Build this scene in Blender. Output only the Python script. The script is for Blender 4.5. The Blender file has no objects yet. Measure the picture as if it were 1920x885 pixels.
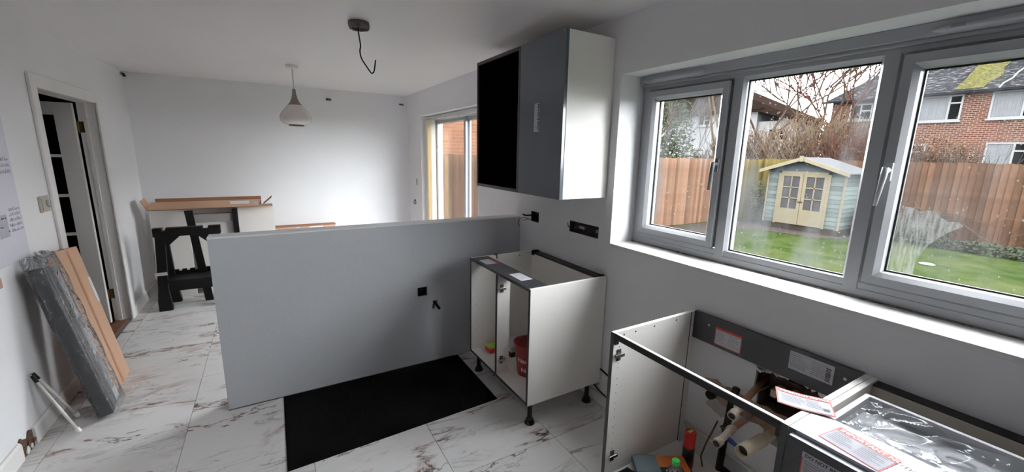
import bpy, math, random
from mathutils import Vector, Matrix, noise as mnoise
R = random.Random(7)
SC = bpy.context.scene
COL = SC.collection
# ---------------------------------------------------------------- camera, world, exposure
W, YB, XL, ZC, CAMH = 1.764, 5.972, -1.224, 2.362, 1.608
cam_d = bpy.data.cameras.new('camera'); cam = bpy.data.objects.new('camera', cam_d); COL.objects.link(cam)
cam_d.sensor_width = 36; cam_d.lens = 770.03 / 1920 * 36; cam_d.clip_start = 0.02; cam_d.clip_end = 500
yaw, pitch, roll = 0.5343, -0.1995, 0.0204
F = Vector((math.sin(yaw)*math.cos(pitch), math.cos(yaw)*math.cos(pitch), math.sin(pitch)))
Rr = Vector((math.cos(yaw), -math.sin(yaw), 0)); U = Rr.cross(F)
R2 = Rr*math.cos(roll) + U*math.sin(roll); U2 = U*math.cos(roll) - Rr*math.sin(roll)
m = Matrix((R2, U2, -F)).transposed().to_4x4(); m.translation = (0, 0, CAMH)
cam.matrix_world = m; SC.camera = cam

SKY = 30.0
wd = bpy.data.worlds.new('overcast_sky'); SC.world = wd; wd.use_nodes = True
nt = wd.node_tree; bg = nt.nodes['Background']
tc = nt.nodes.new('ShaderNodeTexCoord'); nz = nt.nodes.new('ShaderNodeTexNoise'); nz.inputs['Scale'].default_value = 2.0
rmp = nt.nodes.new('ShaderNodeValToRGB'); nt.links.new(tc.outputs['Generated'], nz.inputs['Vector'])
rmp.color_ramp.elements[0].color = (0.84, 0.89, 0.96, 1); rmp.color_ramp.elements[1].color = (1, 1, 1, 1)
nt.links.new(nz.outputs['Fac'], rmp.inputs['Fac']); nt.links.new(rmp.outputs['Color'], bg.inputs['Color'])
bg.inputs['Strength'].default_value = SKY
SC.view_settings.view_transform = 'Standard'; SC.view_settings.look = 'None'
SC.view_settings.exposure = 0.0; SC.view_settings.gamma = 1.0; SC.view_settings.use_curve_mapping = False
SC.cycles.max_bounces = 14; SC.cycles.diffuse_bounces = 8; SC.cycles.glossy_bounces = 4
SC.cycles.transparent_max_bounces = 16; SC.cycles.sample_clamp_indirect = 6.0
SC.cycles.caustics_reflective = False; SC.cycles.caustics_refractive = False

# ---------------------------------------------------------------- helpers
def L3(r, g, b):
    def c(x):
        x /= 255.0
        return x/12.92 if x <= 0.04045 else ((x+0.055)/1.055)**2.4
    return (c(r), c(g), c(b))
MATS = {}
def M(name, rgb, rough=0.55, metal=0.0, var=0.07, scale=6.0, bump=0.0, bscale=80.0, spec=0.5, coat=0.0, objvar=0.0):
    if name in MATS: return MATS[name]
    mt = bpy.data.materials.new(name); mt.use_nodes = True; t = mt.node_tree; n = t.nodes; l = t.links
    p = n['Principled BSDF']; c = L3(*rgb)
    co = n.new('ShaderNodeTexCoord'); no = n.new('ShaderNodeTexNoise'); no.inputs['Scale'].default_value = scale; no.inputs['Detail'].default_value = 5
    l.new(co.outputs['Object'], no.inputs['Vector'])
    cr = n.new('ShaderNodeValToRGB'); l.new(no.outputs['Fac'], cr.inputs['Fac'])
    cr.color_ramp.elements[0].position = 0.25; cr.color_ramp.elements[1].position = 0.75
    cr.color_ramp.elements[0].color = tuple(x*(1-var) for x in c)+(1,); cr.color_ramp.elements[1].color = tuple(min(1, x*(1+var)) for x in c)+(1,)
    out = cr.outputs['Color']
    if objvar:
        oi = n.new('ShaderNodeObjectInfo'); hs = n.new('ShaderNodeHueSaturation'); mr = n.new('ShaderNodeMapRange')
        mr.inputs['To Min'].default_value = 1-objvar; mr.inputs['To Max'].default_value = 1+objvar
        l.new(oi.outputs['Random'], mr.inputs['Value']); l.new(mr.outputs['Result'], hs.inputs['Value']); l.new(out, hs.inputs['Color']); out = hs.outputs['Color']
    l.new(out, p.inputs['Base Color'])
    p.inputs['Roughness'].default_value = rough; p.inputs['Metallic'].default_value = metal
    p.inputs['Specular IOR Level'].default_value = spec; p.inputs['Coat Weight'].default_value = coat
    if bump:
        b = n.new('ShaderNodeBump'); b.inputs['Strength'].default_value = bump; b.inputs['Distance'].default_value = 0.01
        n2 = n.new('ShaderNodeTexNoise'); n2.inputs['Scale'].default_value = bscale; n2.inputs['Detail'].default_value = 4
        l.new(co.outputs['Object'], n2.inputs['Vector']); l.new(n2.outputs['Fac'], b.inputs['Height']); l.new(b.outputs['Normal'], p.inputs['Normal'])
    MATS[name] = mt
    return mt

class MB:
    def __init__(s): s.v = []; s.f = []
    def add(s, vs, fs):
        o = len(s.v); s.v += [Vector(v) for v in vs]; s.f += [tuple(i+o for i in f) for f in fs]; return s
    def box(s, x0, x1, y0, y1, z0, z1):
        return s.add([(x0,y0,z0),(x1,y0,z0),(x1,y1,z0),(x0,y1,z0),(x0,y0,z1),(x1,y0,z1),(x1,y1,z1),(x0,y1,z1)],
                     [(0,3,2,1),(4,5,6,7),(0,1,5,4),(1,2,6,5),(2,3,7,6),(3,0,4,7)])
    def prism(s, pts, vec):
        n = len(pts); pts = [Vector(p) for p in pts]; vec = Vector(vec)
        nn = sum(((pts[i]).cross(pts[(i+1) % n]) for i in range(n)), Vector())
        if nn.dot(vec) < 0: pts.reverse()
        return s.add(pts+[p+vec for p in pts], [tuple(range(n-1, -1, -1)), tuple(range(n, 2*n))]+[(i, (i+1) % n, n+(i+1) % n, n+i) for i in range(n)])
    def tube(s, pts, r, n=8, r2=None, caps=True):
        pts = [Vector(p) for p in pts]; k = len(pts); prev = None; rings = []
        for i, p in enumerate(pts):
            d = (pts[min(i+1, k-1)]-pts[max(i-1, 0)])
            if d.length < 1e-9: d = Vector((0, 0, 1))
            d.normalize()
            if prev is None:
                a = Vector((0, 0, 1)) if abs(d.z) < 0.9 else Vector((1, 0, 0)); u = d.cross(a).normalized()
            else: u = (prev - d*prev.dot(d)).normalized()
            prev = u; w = d.cross(u)
            rr = r[i] if isinstance(r, (list, tuple)) else (r if r2 is None else r+(r2-r)*i/max(1, k-1))
            rings.append([p+(u*math.cos(2*math.pi*j/n)+w*math.sin(2*math.pi*j/n))*rr for j in range(n)])
        o = len(s.v)
        for rg in rings: s.v += rg
        for i in range(k-1):
            for j in range(n):
                s.f.append((o+i*n+j, o+i*n+(j+1) % n, o+(i+1)*n+(j+1) % n, o+(i+1)*n+j))
        if caps: s.f.append(tuple(o+j for j in range(n-1, -1, -1))); s.f.append(tuple(o+(k-1)*n+j for j in range(n)))
        return s
    def lathe(s, prof, c=(0,0,0), n=24, axis='z', cap0=False, cap1=False):
        o = len(s.v); k = len(prof); c = Vector(c)
        for (r, h) in prof:
            for j in range(n):
                a = 2*math.pi*j/n
                q = Vector((r*math.cos(a), r*math.sin(a), h))
                if axis == 'x': q = Vector((q.z, q.x, q.y))
                elif axis == 'y': q = Vector((q.y, q.z, q.x))
                s.v.append(c+q)
        for i in range(k-1):
            for j in range(n): s.f.append((o+i*n+j, o+i*n+(j+1) % n, o+(i+1)*n+(j+1) % n, o+(i+1)*n+j))
        if cap0: s.f.append(tuple(o+j for j in range(n-1, -1, -1)))
        if cap1: s.f.append(tuple(o+(k-1)*n+j for j in range(n)))
        return s
    def ring(s, y0, y1, z0, z1, prof):
        """sweep of a profile [(inset, x), ...] around a rectangle in a plane of constant x, mitred corners"""
        def c(u): return [(y0+u, z0+u), (y1-u, z0+u), (y1-u, z1-u), (y0+u, z1-u)]
        for k in range(4):
            vs = []
            for u, x in prof:
                q = c(u); a = q[k]; b = q[(k+1) % 4]; vs += [(x, a[0], a[1]), (x, b[0], b[1])]
            s.add(vs, [(2*i, 2*i+1, 2*i+3, 2*i+2) for i in range(len(prof)-1)])
        return s
    def xf(s, mtx):
        s.v = [mtx @ v for v in s.v]; return s
WO = {}
def new_obj(name, data, parent=None, label=None, cat=None, group=None, kind=None):
    o = bpy.data.objects.new(name, data); COL.objects.link(o)
    if parent is not None: o.parent = parent
    if label: o['label'] = label
    if cat: o['category'] = cat
    if group: o['group'] = group
    if kind: o['kind'] = kind
    return o
def thing(name, label, cat, loc, group=None, kind=None):
    o = new_obj(name, None, None, label, cat, group, kind); o.location = loc; o.empty_display_size = 0.05; WO[o.name] = Vector(loc); return o
def mesh_from(mb, name, mat, off=Vector((0,0,0)), smooth=False):
    me = bpy.data.meshes.new(name); me.from_pydata([v-off for v in mb.v], [], mb.f)
    if mat is not None:
        me.materials.append(mat)
    if smooth:
        me.polygons.foreach_set('use_smooth', [True]*len(me.polygons))
    me.update(); return me
def build(mb, name, mat, parent=None, label=None, cat=None, group=None, kind=None, smooth=False, bevel=0, solid=0, angle=None):
    if parent is None:
        xs = [v.x for v in mb.v]; ys = [v.y for v in mb.v]; zs = [v.z for v in mb.v]
        off = Vector(((min(xs)+max(xs))/2, (min(ys)+max(ys))/2, min(zs)))
    else: off = WO[parent.name]
    me = mesh_from(mb, name, mat, off, smooth)
    o = new_obj(name, me, parent, label, cat, group, kind); WO[o.name] = off
    if parent is None: o.location = off
    if solid:
        sm = o.modifiers.new('thickness', 'SOLIDIFY'); sm.thickness = solid; sm.offset = 0
    if bevel:
        b = o.modifiers.new('bevel', 'BEVEL'); b.width = bevel; b.segments = 2; b.limit_method = 'ANGLE'; b.angle_limit = 0.7
    return o
def place(me, name, parent, loc, rotz=0.0, scale=None):
    o = new_obj(name, me, parent); o.location = Vector(loc)-WO[parent.name]; o.rotation_euler = (0, 0, rotz); WO[o.name] = Vector(loc)
    if scale: o.scale = scale
    return o
def text_mb(txt, size, P, u, v, bold=0.0, wrap=None, align='LEFT'):
    """flat lettering in the plane spanned by u, v at P"""
    cu = bpy.data.curves.new('lettering', 'FONT'); cu.body = txt; cu.size = size; cu.align_x = align; cu.offset = bold; cu.resolution_u = 3
    ob = bpy.data.objects.new('lettering', cu); COL.objects.link(ob)
    dg = bpy.context.evaluated_depsgraph_get(); me = bpy.data.meshes.new_from_object(ob.evaluated_get(dg))
    mb = MB(); P = Vector(P); u = Vector(u); v = Vector(v)
    for q in me.vertices: mb.v.append(wrap(q.co.x, q.co.y) if wrap else P+u*q.co.x+v*q.co.y)
    for f in me.polygons: mb.f.append(tuple(f.vertices))
    bpy.data.objects.remove(ob); bpy.data.meshes.remove(me); bpy.data.curves.remove(cu)
    return mb
def frange(a, b, st):
    x = a
    while x < b-1e-6:
        yield x; x += st
# ---------------------------------------------------------------- materials of the room
def node_mat(name):
    mt = bpy.data.materials.new(name); mt.use_nodes = True; MATS[name] = mt
    return mt, mt.node_tree.nodes, mt.node_tree.links
wall_m = M('painted_plaster', (230, 230, 232), 0.6, var=0.025, scale=1.6, bump=0.12, bscale=25)
ceil_m = M('ceiling_paint', (235, 232, 233), 0.42, var=0.02, scale=1.2, bump=0.12, bscale=30, spec=0.6)
grey_wall_m = M('grey_painted_plaster', (188, 190, 194), 0.55, var=0.03, scale=2.0, bump=0.12, bscale=35)
trim_m = M('white_gloss_trim', (226, 224, 222), 0.3, var=0.02)
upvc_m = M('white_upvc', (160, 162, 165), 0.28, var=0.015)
carc_m = M('white_melamine', (232, 229, 224), 0.38, var=0.015, bump=0.05, bscale=300)
grey_m = M('dark_grey_melamine', (54, 55, 58), 0.45, var=0.06, scale=20)
edge_m = M('dark_grey_edging', (52, 53, 55), 0.5)
gloss_m = M('slate_gloss_door', (78, 85, 92), 0.16, var=0.03, coat=0.3)
black_m = M('black_plastic', (11, 11, 12), 0.5, var=0.15, spec=0.3)
blackgloss_m = M('hall_dark_glass', (7, 7, 8), 0.08, var=0.05)
rubber_m = M('black_rubber', (9, 9, 10), 0.85, var=0.25, scale=3, bump=0.2, bscale=200, spec=0.08)
steel_m = M('bright_steel', (200, 200, 200), 0.25, 1.0)
dsteel_m = M('dull_steel', (70, 68, 66), 0.5, 0.6, var=0.3, scale=30)
brass_m = M('aged_brass', (110, 85, 52), 0.35, 0.9)
card_m = M('brown_cardboard', (184, 148, 122), 0.8, var=0.06, scale=4, bump=0.06, bscale=150)
carddark_m = M('cardboard_inner', (150, 108, 78), 0.85, var=0.08)
paper_m = M('white_paper', (206, 206, 212), 0.7, var=0.02)
lilac_m = M('pale_lilac_paper', (214, 212, 224), 0.75, var=0.02)
ink_m = M('grey_ink', (70, 70, 76), 0.7)
black_ink_m = M('black_ink', (14, 14, 15), 0.6)
red_m = M('red_print', (172, 44, 38), 0.55, var=0.08)
coral_m = M('coral_print', (190, 78, 60), 0.55)
npaper_m = M('dimmed_notice_paper', (166, 166, 174), 0.7); ncoral_m = M('dimmed_notice_coral', (152, 58, 44), 0.55); rail_m = M('dimmed_lilac_melamine', (170, 166, 176), 0.4, var=0.02)  # darker copies of paper, coral and melamine, offsetting the strong window light
white_ink_m = M('white_ink', (245, 240, 238), 0.6)
pipe_m = M('white_plastic_pipe', (214, 210, 202), 0.4, var=0.08, scale=12)
waste_m = M('stained_waste_pipe', (196, 184, 160), 0.45, var=0.18, scale=7)
copper_m = M('dirty_copper_pipe', (150, 105, 80), 0.5, 0.45, var=0.35, scale=14)
rubble_m = M('broken_brick_cavity', (62, 47, 38), 0.95, var=0.45, scale=16, bump=0.8, bscale=25)
stain_m = M('brown_stained_plaster', (142, 118, 99), 0.9, var=0.32, scale=9, bump=0.6, bscale=30)
white_gap_m = M('grout', (120, 116, 112), 0.9, var=0.1)

def marble():
    mt, n, l = node_mat('marble_tile')
    p = n['Principled BSDF']; p.inputs['Roughness'].default_value = 0.22
    co = n.new('ShaderNodeTexCoord'); oi = n.new('ShaderNodeObjectInfo')
    cb = n.new('ShaderNodeCombineXYZ'); mm = n.new('ShaderNodeMath'); mm.operation = 'MULTIPLY'; mm.inputs[1].default_value = 57.0
    l.new(oi.outputs['Random'], mm.inputs[0]); l.new(mm.outputs[0], cb.inputs['X']); l.new(mm.outputs[0], cb.inputs['Z'])
    ad = n.new('ShaderNodeVectorMath'); ad.operation = 'ADD'; l.new(co.outputs['Object'], ad.inputs[0]); l.new(cb.outputs[0], ad.inputs[1])
    mp = n.new('ShaderNodeMapping'); mp.inputs['Rotation'].default_value = (0, 0, math.radians(-24)); mp.inputs['Scale'].default_value = (0.8, 2.3, 1)
    l.new(ad.outputs[0], mp.inputs['Vector'])
    def noise(scale, detail, dist, vec=mp):
        t = n.new('ShaderNodeTexNoise'); t.inputs['Scale'].default_value = scale; t.inputs['Detail'].default_value = detail; t.inputs['Distortion'].default_value = dist
        t.inputs['Roughness'].default_value = 0.6
        l.new(vec.outputs[0], t.inputs['Vector']); return t
    def math_(op, a, b=None, clamp=False):
        q = n.new('ShaderNodeMath'); q.operation = op; q.use_clamp = clamp
        for i, x in enumerate((a, b)):
            if x is None: continue
            if isinstance(x, (int, float)): q.inputs[i].default_value = x
            else: l.new(x, q.inputs[i])
        return q.outputs[0]
    def vein(scale, width, detail=6, dist=0.6):
        t = noise(scale, detail, dist); d = math_('ABSOLUTE', math_('SUBTRACT', t.outputs['Fac'], 0.5))
        return math_('SUBTRACT', 1.0, math_('DIVIDE', d, width), True)
    def mask(scale, lo, hi):
        t = noise(scale, 2, 0.0); r = n.new('ShaderNodeMapRange'); r.inputs['From Min'].default_value = lo; r.inputs['From Max'].default_value = hi
        l.new(t.outputs['Fac'], r.inputs['Value']); return r.outputs['Result']
    v1 = math_('MULTIPLY', vein(1.5, 0.015), mask(1.3, 0.47, 0.59)); v2 = math_('MULTIPLY', vein(3.6, 0.024, 7, 1.0), mask(1.7, 0.48, 0.62))
    v3 = math_('MULTIPLY', math_('MULTIPLY', vein(1.5, 0.05, 8, 0.6), mask(2.6, 0.5, 0.62)), 0.6)
    def mix(fac, a, b):
        q = n.new('ShaderNodeMix'); q.data_type = 'RGBA'; l.new(fac, q.inputs['Factor'])
        for i, x in ((6, a), (7, b)):
            if isinstance(x, tuple): q.inputs[i].default_value = x+(1,)
            else: l.new(x, q.inputs[i])
        return q.outputs[2]
    cloud = noise(1.2, 4, 0.3)
    base = mix(cloud.outputs['Fac'], L3(212, 209, 207), L3(236, 234, 233))
    bcol = mix(mask(4.0, 0.42, 0.6), L3(46, 40, 39), L3(112, 66, 44))
    c1 = mix(math_('MULTIPLY', v2, 0.55), base, L3(112, 104, 104))
    c2 = mix(v3, c1, L3(150, 116, 96)); c3 = mix(math_('MULTIPLY', v1, 0.95), c2, bcol)
    l.new(c3, p.inputs['Base Color'])
    return mt
marble_m = marble()

def glass(name, haze=0.0, drops=0.0, tint=(0.99, 0.995, 0.993), scale=60.0):
    """thin pane: sharp see-through, a little mirror, condensation drops and haze lying on it"""
    mt, n, l = node_mat(name); n.remove(n['Principled BSDF']); out = n['Material Output']
    tr = n.new('ShaderNodeBsdfTransparent'); tr.inputs['Color'].default_value = tint+(1,)
    gl = n.new('ShaderNodeBsdfGlossy'); gl.inputs['Roughness'].default_value = 0.02
    lw = n.new('ShaderNodeLayerWeight'); lw.inputs['Blend'].default_value = 0.5
    pw = n.new('ShaderNodeMath'); pw.operation = 'POWER'; pw.inputs[1].default_value = 4.0; l.new(lw.outputs['Facing'], pw.inputs[0])
    ma = n.new('ShaderNodeMath'); ma.operation = 'MULTIPLY_ADD'; ma.inputs[1].default_value = 0.4; ma.inputs[2].default_value = 0.025; l.new(pw.outputs[0], ma.inputs[0])
    m1 = n.new('ShaderNodeMixShader'); l.new(ma.outputs[0], m1.inputs[0]); l.new(tr.outputs[0], m1.inputs[1]); l.new(gl.outputs[0], m1.inputs[2])
    last = m1
    if haze or drops:
        tl = n.new('ShaderNodeBsdfTranslucent'); tl.inputs['Color'].default_value = (0.06, 0.062, 0.064, 1)
        co = n.new('ShaderNodeTexCoord'); no = n.new('ShaderNodeTexNoise'); no.inputs['Scale'].default_value = 4.0; no.inputs['Detail'].default_value = 6
        mp = n.new('ShaderNodeMapping'); mp.inputs['Scale'].default_value = (1, 1.6, 0.5); l.new(co.outputs['Object'], mp.inputs['Vector']); l.new(mp.outputs[0], no.inputs['Vector'])
        r = n.new('ShaderNodeMapRange'); r.inputs['From Min'].default_value = 0.5; r.inputs['From Max'].default_value = 0.72; r.inputs['To Max'].default_value = haze; l.new(no.outputs['Fac'], r.inputs['Value'])
        vo = n.new('ShaderNodeTexVoronoi'); vo.inputs['Scale'].default_value = scale; mp2 = n.new('ShaderNodeMapping'); mp2.inputs['Scale'].default_value = (0, 1, 0.55)
        l.new(co.outputs['Object'], mp2.inputs['Vector']); l.new(mp2.outputs[0], vo.inputs['Vector'])
        r2 = n.new('ShaderNodeMapRange'); r2.inputs['From Min'].default_value = 0.16; r2.inputs['From Max'].default_value = 0.08; r2.inputs['To Max'].default_value = drops; l.new(vo.outputs['Distance'], r2.inputs['Value'])
        no3 = n.new('ShaderNodeTexNoise'); no3.inputs['Scale'].default_value = 5.0; l.new(co.outputs['Object'], no3.inputs['Vector'])
        r3 = n.new('ShaderNodeMapRange'); r3.inputs['From Min'].default_value = 0.45; r3.inputs['From Max'].default_value = 0.6; l.new(no3.outputs['Fac'], r3.inputs['Value'])
        mu = n.new('ShaderNodeMath'); mu.operation = 'MULTIPLY'; l.new(r2.outputs[0], mu.inputs[0]); l.new(r3.outputs[0], mu.inputs[1])
        ad = n.new('ShaderNodeMath'); ad.use_clamp = True; l.new(r.outputs[0], ad.inputs[0]); l.new(mu.outputs[0], ad.inputs[1])
        m2 = n.new('ShaderNodeMixShader'); l.new(ad.outputs[0], m2.inputs[0]); l.new(m1.outputs[0], m2.inputs[1]); l.new(tl.outputs[0], m2.inputs[2]); last = m2
    l.new(last.outputs[0], out.inputs['Surface'])
    return mt
pane_m = glass('window_glass', 0.12, 0.45); wet_m = glass('misted_window_glass', 0.32, 0.95); clean_m = glass('clear_glass'); patio_m = glass('dimming_patio_glass', 0.02, 0.0, (0.86, 0.87, 0.87))  # patio tint is added to cut the daylight reaching the back wall
house_glass_m = M('far_window_glass', (70, 78, 84), 0.06, var=0.1)

def plastic_film(name, fac=0.2, col=(0.9, 0.92, 0.94), milk=0.05, bump=0.4, sc=16):
    mt, n, l = node_mat(name); n.remove(n['Principled BSDF']); out = n['Material Output']
    tr = n.new('ShaderNodeBsdfTransparent'); gl = n.new('ShaderNodeBsdfGlossy'); gl.inputs['Roughness'].default_value = 0.07; gl.inputs['Color'].default_value = col+(1,)
    df = n.new('ShaderNodeBsdfDiffuse'); df.inputs['Color'].default_value = (0.75, 0.77, 0.8, 1)
    co = n.new('ShaderNodeTexCoord'); no = n.new('ShaderNodeTexNoise'); no.inputs['Scale'].default_value = sc; no.inputs['Detail'].default_value = 3; no.inputs['Distortion'].default_value = 2.0
    l.new(co.outputs['Object'], no.inputs['Vector'])
    bp = n.new('ShaderNodeBump'); bp.inputs['Strength'].default_value = bump; bp.inputs['Distance'].default_value = 0.03; l.new(no.outputs['Fac'], bp.inputs['Height'])
    l.new(bp.outputs['Normal'], gl.inputs['Normal'])
    lw = n.new('ShaderNodeLayerWeight'); lw.inputs['Blend'].default_value = fac; l.new(bp.outputs['Normal'], lw.inputs['Normal'])
    m1 = n.new('ShaderNodeMixShader'); l.new(lw.outputs['Fresnel'], m1.inputs[0]); l.new(tr.outputs[0], m1.inputs[1]); l.new(gl.outputs[0], m1.inputs[2])
    m2 = n.new('ShaderNodeMixShader'); m2.inputs[0].default_value = milk; l.new(m1.outputs[0], m2.inputs[1]); l.new(df.outputs[0], m2.inputs[2])
    l.new(m2.outputs[0], out.inputs['Surface']); return mt
film_m = plastic_film('clear_plastic_wrap', 0.3)
sleeve_m = plastic_film('milky_plastic_sleeve', 0.35, milk=0.07, bump=0.9, sc=11); sheet_m = plastic_film('crumpled_film', 0.3, milk=0.10, bump=0.25, sc=9)

# ---------------------------------------------------------------- room shell
def grid_wall(name, axis, pos, T, out, ur, zr, cuts, mat, parent=None):
    """slab whose inner face lies at axis=pos, outward direction out (+1/-1); cuts = [(u0,u1,z0,z1,depth or None=through)]"""
    us = sorted(set([ur[0], ur[1]]+[c for q in cuts for c in q[:2]])); zs = sorted(set([zr[0], zr[1]]+[c for q in cuts for c in q[2:4]]))
    def dep(i, j):
        if i < 0 or j < 0 or i >= len(us)-1 or j >= len(zs)-1: return T
        u = (us[i]+us[i+1])/2; z = (zs[j]+zs[j+1])/2; d = 0
        for q in cuts:
            if q[0] < u < q[1] and q[2] < z < q[3]: d = T if q[4] is None else max(d, q[4])
        return d
    mb = MB()
    def P(u, z, d): return (pos+out*d, u, z) if axis == 'x' else (u, pos+out*d, z)
    def quad(a, b, c, d): mb.add([a, b, c, d], [(0, 1, 2, 3)])
    for i in range(len(us)-1):
        for j in range(len(zs)-1):
            d = dep(i, j); u0, u1, z0, z1 = us[i], us[i+1], zs[j], zs[j+1]
            if d < T: quad(P(u0,z0,d), P(u1,z0,d), P(u1,z1,d), P(u0,z1,d)); quad(P(u0,z0,T), P(u1,z0,T), P(u1,z1,T), P(u0,z1,T))
            e = dep(i+1, j)
            if e != d: quad(P(u1,z0,d), P(u1,z0,e), P(u1,z1,e), P(u1,z1,d))
            e = dep(i, j+1)
            if e != d: quad(P(u0,z1,d), P(u1,z1,d), P(u1,z1,e), P(u0,z1,e))
            if i == 0 and d < T: quad(P(u0,z0,d), P(u0,z0,T), P(u0,z1,T), P(u0,z1,d))
            if j == 0 and d < T: quad(P(u0,z0,d), P(u1,z0,d), P(u1,z0,T), P(u0,z0,T))
    return build(mb, name, mat, parent, kind='structure' if parent is None else None)
YN = -1.7
WIN = (0.075, 1.804, 1.079, 2.055); PAT = (3.65, 5.38, 0.0, 2.055); DOOR = (3.84, 4.94, 0.0, 1.95)
wall_right = grid_wall('wall_right', 'x', W, 0.30, 1, (YN-0.1, YB+0.15), (-0.3, ZC+0.15),
    [WIN+(None,), (PAT[0], PAT[1], -0.02, PAT[3], None), (2.582, 2.69, 1.083, 1.165, 0.045), (1.912, 2.205, 1.085, 1.162, 0.045),
     (0.60, 0.866, 0.60, 0.712, 0.11), (0.64, 0.85, 0.545, 0.60, 0.11), (0.625, 0.83, 0.712, 0.732, 0.11), (0.70, 0.79, 0.52, 0.545, 0.11),
     (0.735, 0.80, 0.405, 0.482, 0.16), (0.75, 0.785, 0.482, 0.497, 0.16)], wall_m)
wall_left = grid_wall('wall_left', 'x', XL, 0.115, -1, (YN-0.1, YB+0.15), (-0.3, ZC+0.15), [(DOOR[0]-0.03, DOOR[1]+0.03, -0.02, DOOR[3]+0.03, None)], wall_m)
b = MB().box(XL-0.115, W+0.3, YB, YB+0.15, -0.3, ZC+0.15); build(b, 'wall_back', wall_m, kind='structure')
b = MB().box(XL-0.115, W+0.3, YN-0.15, YN, -0.3, ZC+0.15); build(b, 'wall_front', wall_m, kind='structure')
b = MB().box(XL-0.115, W+0.3, YN-0.15, YB+0.15, ZC, ZC+0.16); build(b, 'ceiling', ceil_m, kind='structure')
YH, XH, ZH = 2.853, -0.334, 1.10
half = grid_wall('wall_partition', 'y', YH, 0.105, 1, (XH, W), (0, ZH-0.012), [(0.884, 0.956, 0.545, 0.613, 0.05), (1.0, 1.036, 0.456, 0.492, 0.06), (1.008, 1.03, 0.447, 0.456, 0.06)], grey_wall_m)
build(MB().box(XH-0.002, W, YH-0.002, YH+0.108, ZH-0.012, ZH), 'capping', wall_m, half, bevel=0.004)
# caulk / dirt line where the partition meets the floor
build(MB().box(XH, W-0.6, YH-0.004, YH, 0, 0.006), 'sealant_bead', M('dirty_sealant', (96, 92, 88), 0.7, var=0.35, scale=18), half)

# floor: grout bed with separate tiles
floor = build(MB().box(XL-0.1, W+0.3, YN-0.1, YB+0.1, -0.2, -0.004), 'floor', white_gap_m, kind='structure')
xl = [XL, -1.135, -0.527, 0.082, 0.692, 1.302, W]; offs = [2.80, 2.80, 2.20, 1.67+0.6, 1.67, 1.67]
for k in range(6):
    x0, x1 = xl[k]+0.0015, xl[k+1]-0.0015; cache = {}
    y = offs[k]-1.2*6
    while y < YB:
        y0, y1 = max(y, YN), min(y+1.2, YB); y += 1.2
        if y1-y0 < 0.02: continue
        ln = round(y1-y0, 3)
        if ln not in cache:
            cache[ln] = mesh_from(MB().box(-(x1-x0)/2, (x1-x0)/2, -ln/2+0.0015, ln/2-0.0015, -0.004, 0.0), 'floor_tile', marble_m)
        place(cache[ln], 'floor_tile', floor, ((x0+x1)/2, (y0+y1)/2, 0))
# baseboards
build(MB().prism([(XL, 0, 0), (XL+0.016, 0, 0), (XL+0.016, 0, 0.085), (XL+0.008, 0, 0.1), (XL, 0, 0.1)], (0, 2.86-YN, 0)).xf(Matrix.Translation((0, YN, 0))), 'baseboard_left', trim_m, kind='structure')
build(MB().prism([(XL, 0, 0), (XL+0.016, 0, 0), (XL+0.016, 0, 0.085), (XL+0.008, 0, 0.1), (XL, 0, 0.1)], (0, 3.765-3.0, 0)).xf(Matrix.Translation((0, 3.0, 0))), 'baseboard_left', trim_m, kind='structure')
build(MB().prism([(XL, 0, 0), (XL+0.016, 0, 0), (XL+0.016, 0, 0.085), (XL+0.008, 0, 0.1), (XL, 0, 0.1)], (0, YB-5.02, 0)).xf(Matrix.Translation((0, 5.02, 0))), 'baseboard_left', trim_m, kind='structure')
build(MB().box(XL+0.016, W, YB-0.016, YB, 0, 0.1), 'baseboard_back', trim_m, kind='structure', bevel=0.004)
build(MB().box(W-0.012, W, 0.3, YH, 0, 0.07), 'baseboard_right', trim_m, kind='structure', bevel=0.004)
# raw gap of the left baseboard: broken plaster lump
rq = random.Random(12); cr_m = M('crumbled_plaster', (92, 68, 54), 0.95, var=0.5, scale=45, bump=0.9, bscale=60)
low = [(XL, 2.868, 0.0), (XL, 2.992, 0.0)]; up = [(XL, 2.992-0.0155*k, 0.07+0.05*rq.random()) for k in range(9)]
build(MB().prism(low+up, (0.008, 0, 0)), 'broken_plaster', cr_m, wall_left)
for k in range(5):
    y, z, r = 2.89+0.022*k, 0.014+0.05*rq.random(), 0.012+0.01*rq.random()
    build(MB().prism([(XL+0.007, y+r*rq.uniform(.6, 1.2)*math.cos(a), max(0.001, z+r*rq.uniform(.6, 1.3)*math.sin(a))) for a in (0.2, 1.3, 2.2, 3.3, 4.4, 5.5)], (0.004+0.008*rq.random(), 0, 0)), 'plaster_chunk', [cr_m, trim_m][k % 2], wall_left)
# pale lilac wall patch with sketches and handwriting drawn straight onto the wall
# ---------------------------------------------------------------- doorway on the left wall
door = thing('door_1', None, None, (XL, 4.39, 0), kind='structure')
def arch(y0, y1, z0, z1):
    return MB().box(XL, XL+0.018, y0, y1, z0, z1)
build(arch(3.765, 3.85, 0, 2.035), 'architrave', trim_m, door, bevel=0.005)
build(arch(4.93, 5.015, 0, 2.035), 'architrave', trim_m, door, bevel=0.005)
build(arch(3.85, 4.93, 1.95, 2.035), 'architrave', trim_m, door, bevel=0.005)
build(MB().box(XL-0.118, XL, 4.94, 4.968, 0, 1.98), 'jamb_lining', trim_m, door, bevel=0.002)
build(MB().box(XL-0.118, XL, 3.812, 3.84, 0, 1.98), 'jamb_lining', trim_m, door, bevel=0.002)
build(MB().box(XL-0.118, XL, 3.84, 4.94, 1.95, 1.98), 'head_lining', trim_m, door, bevel=0.002)
build(MB().box(XL-0.085, XL-0.06, 4.926, 4.94, 0, 1.95), 'door_stop', trim_m, door)
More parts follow.
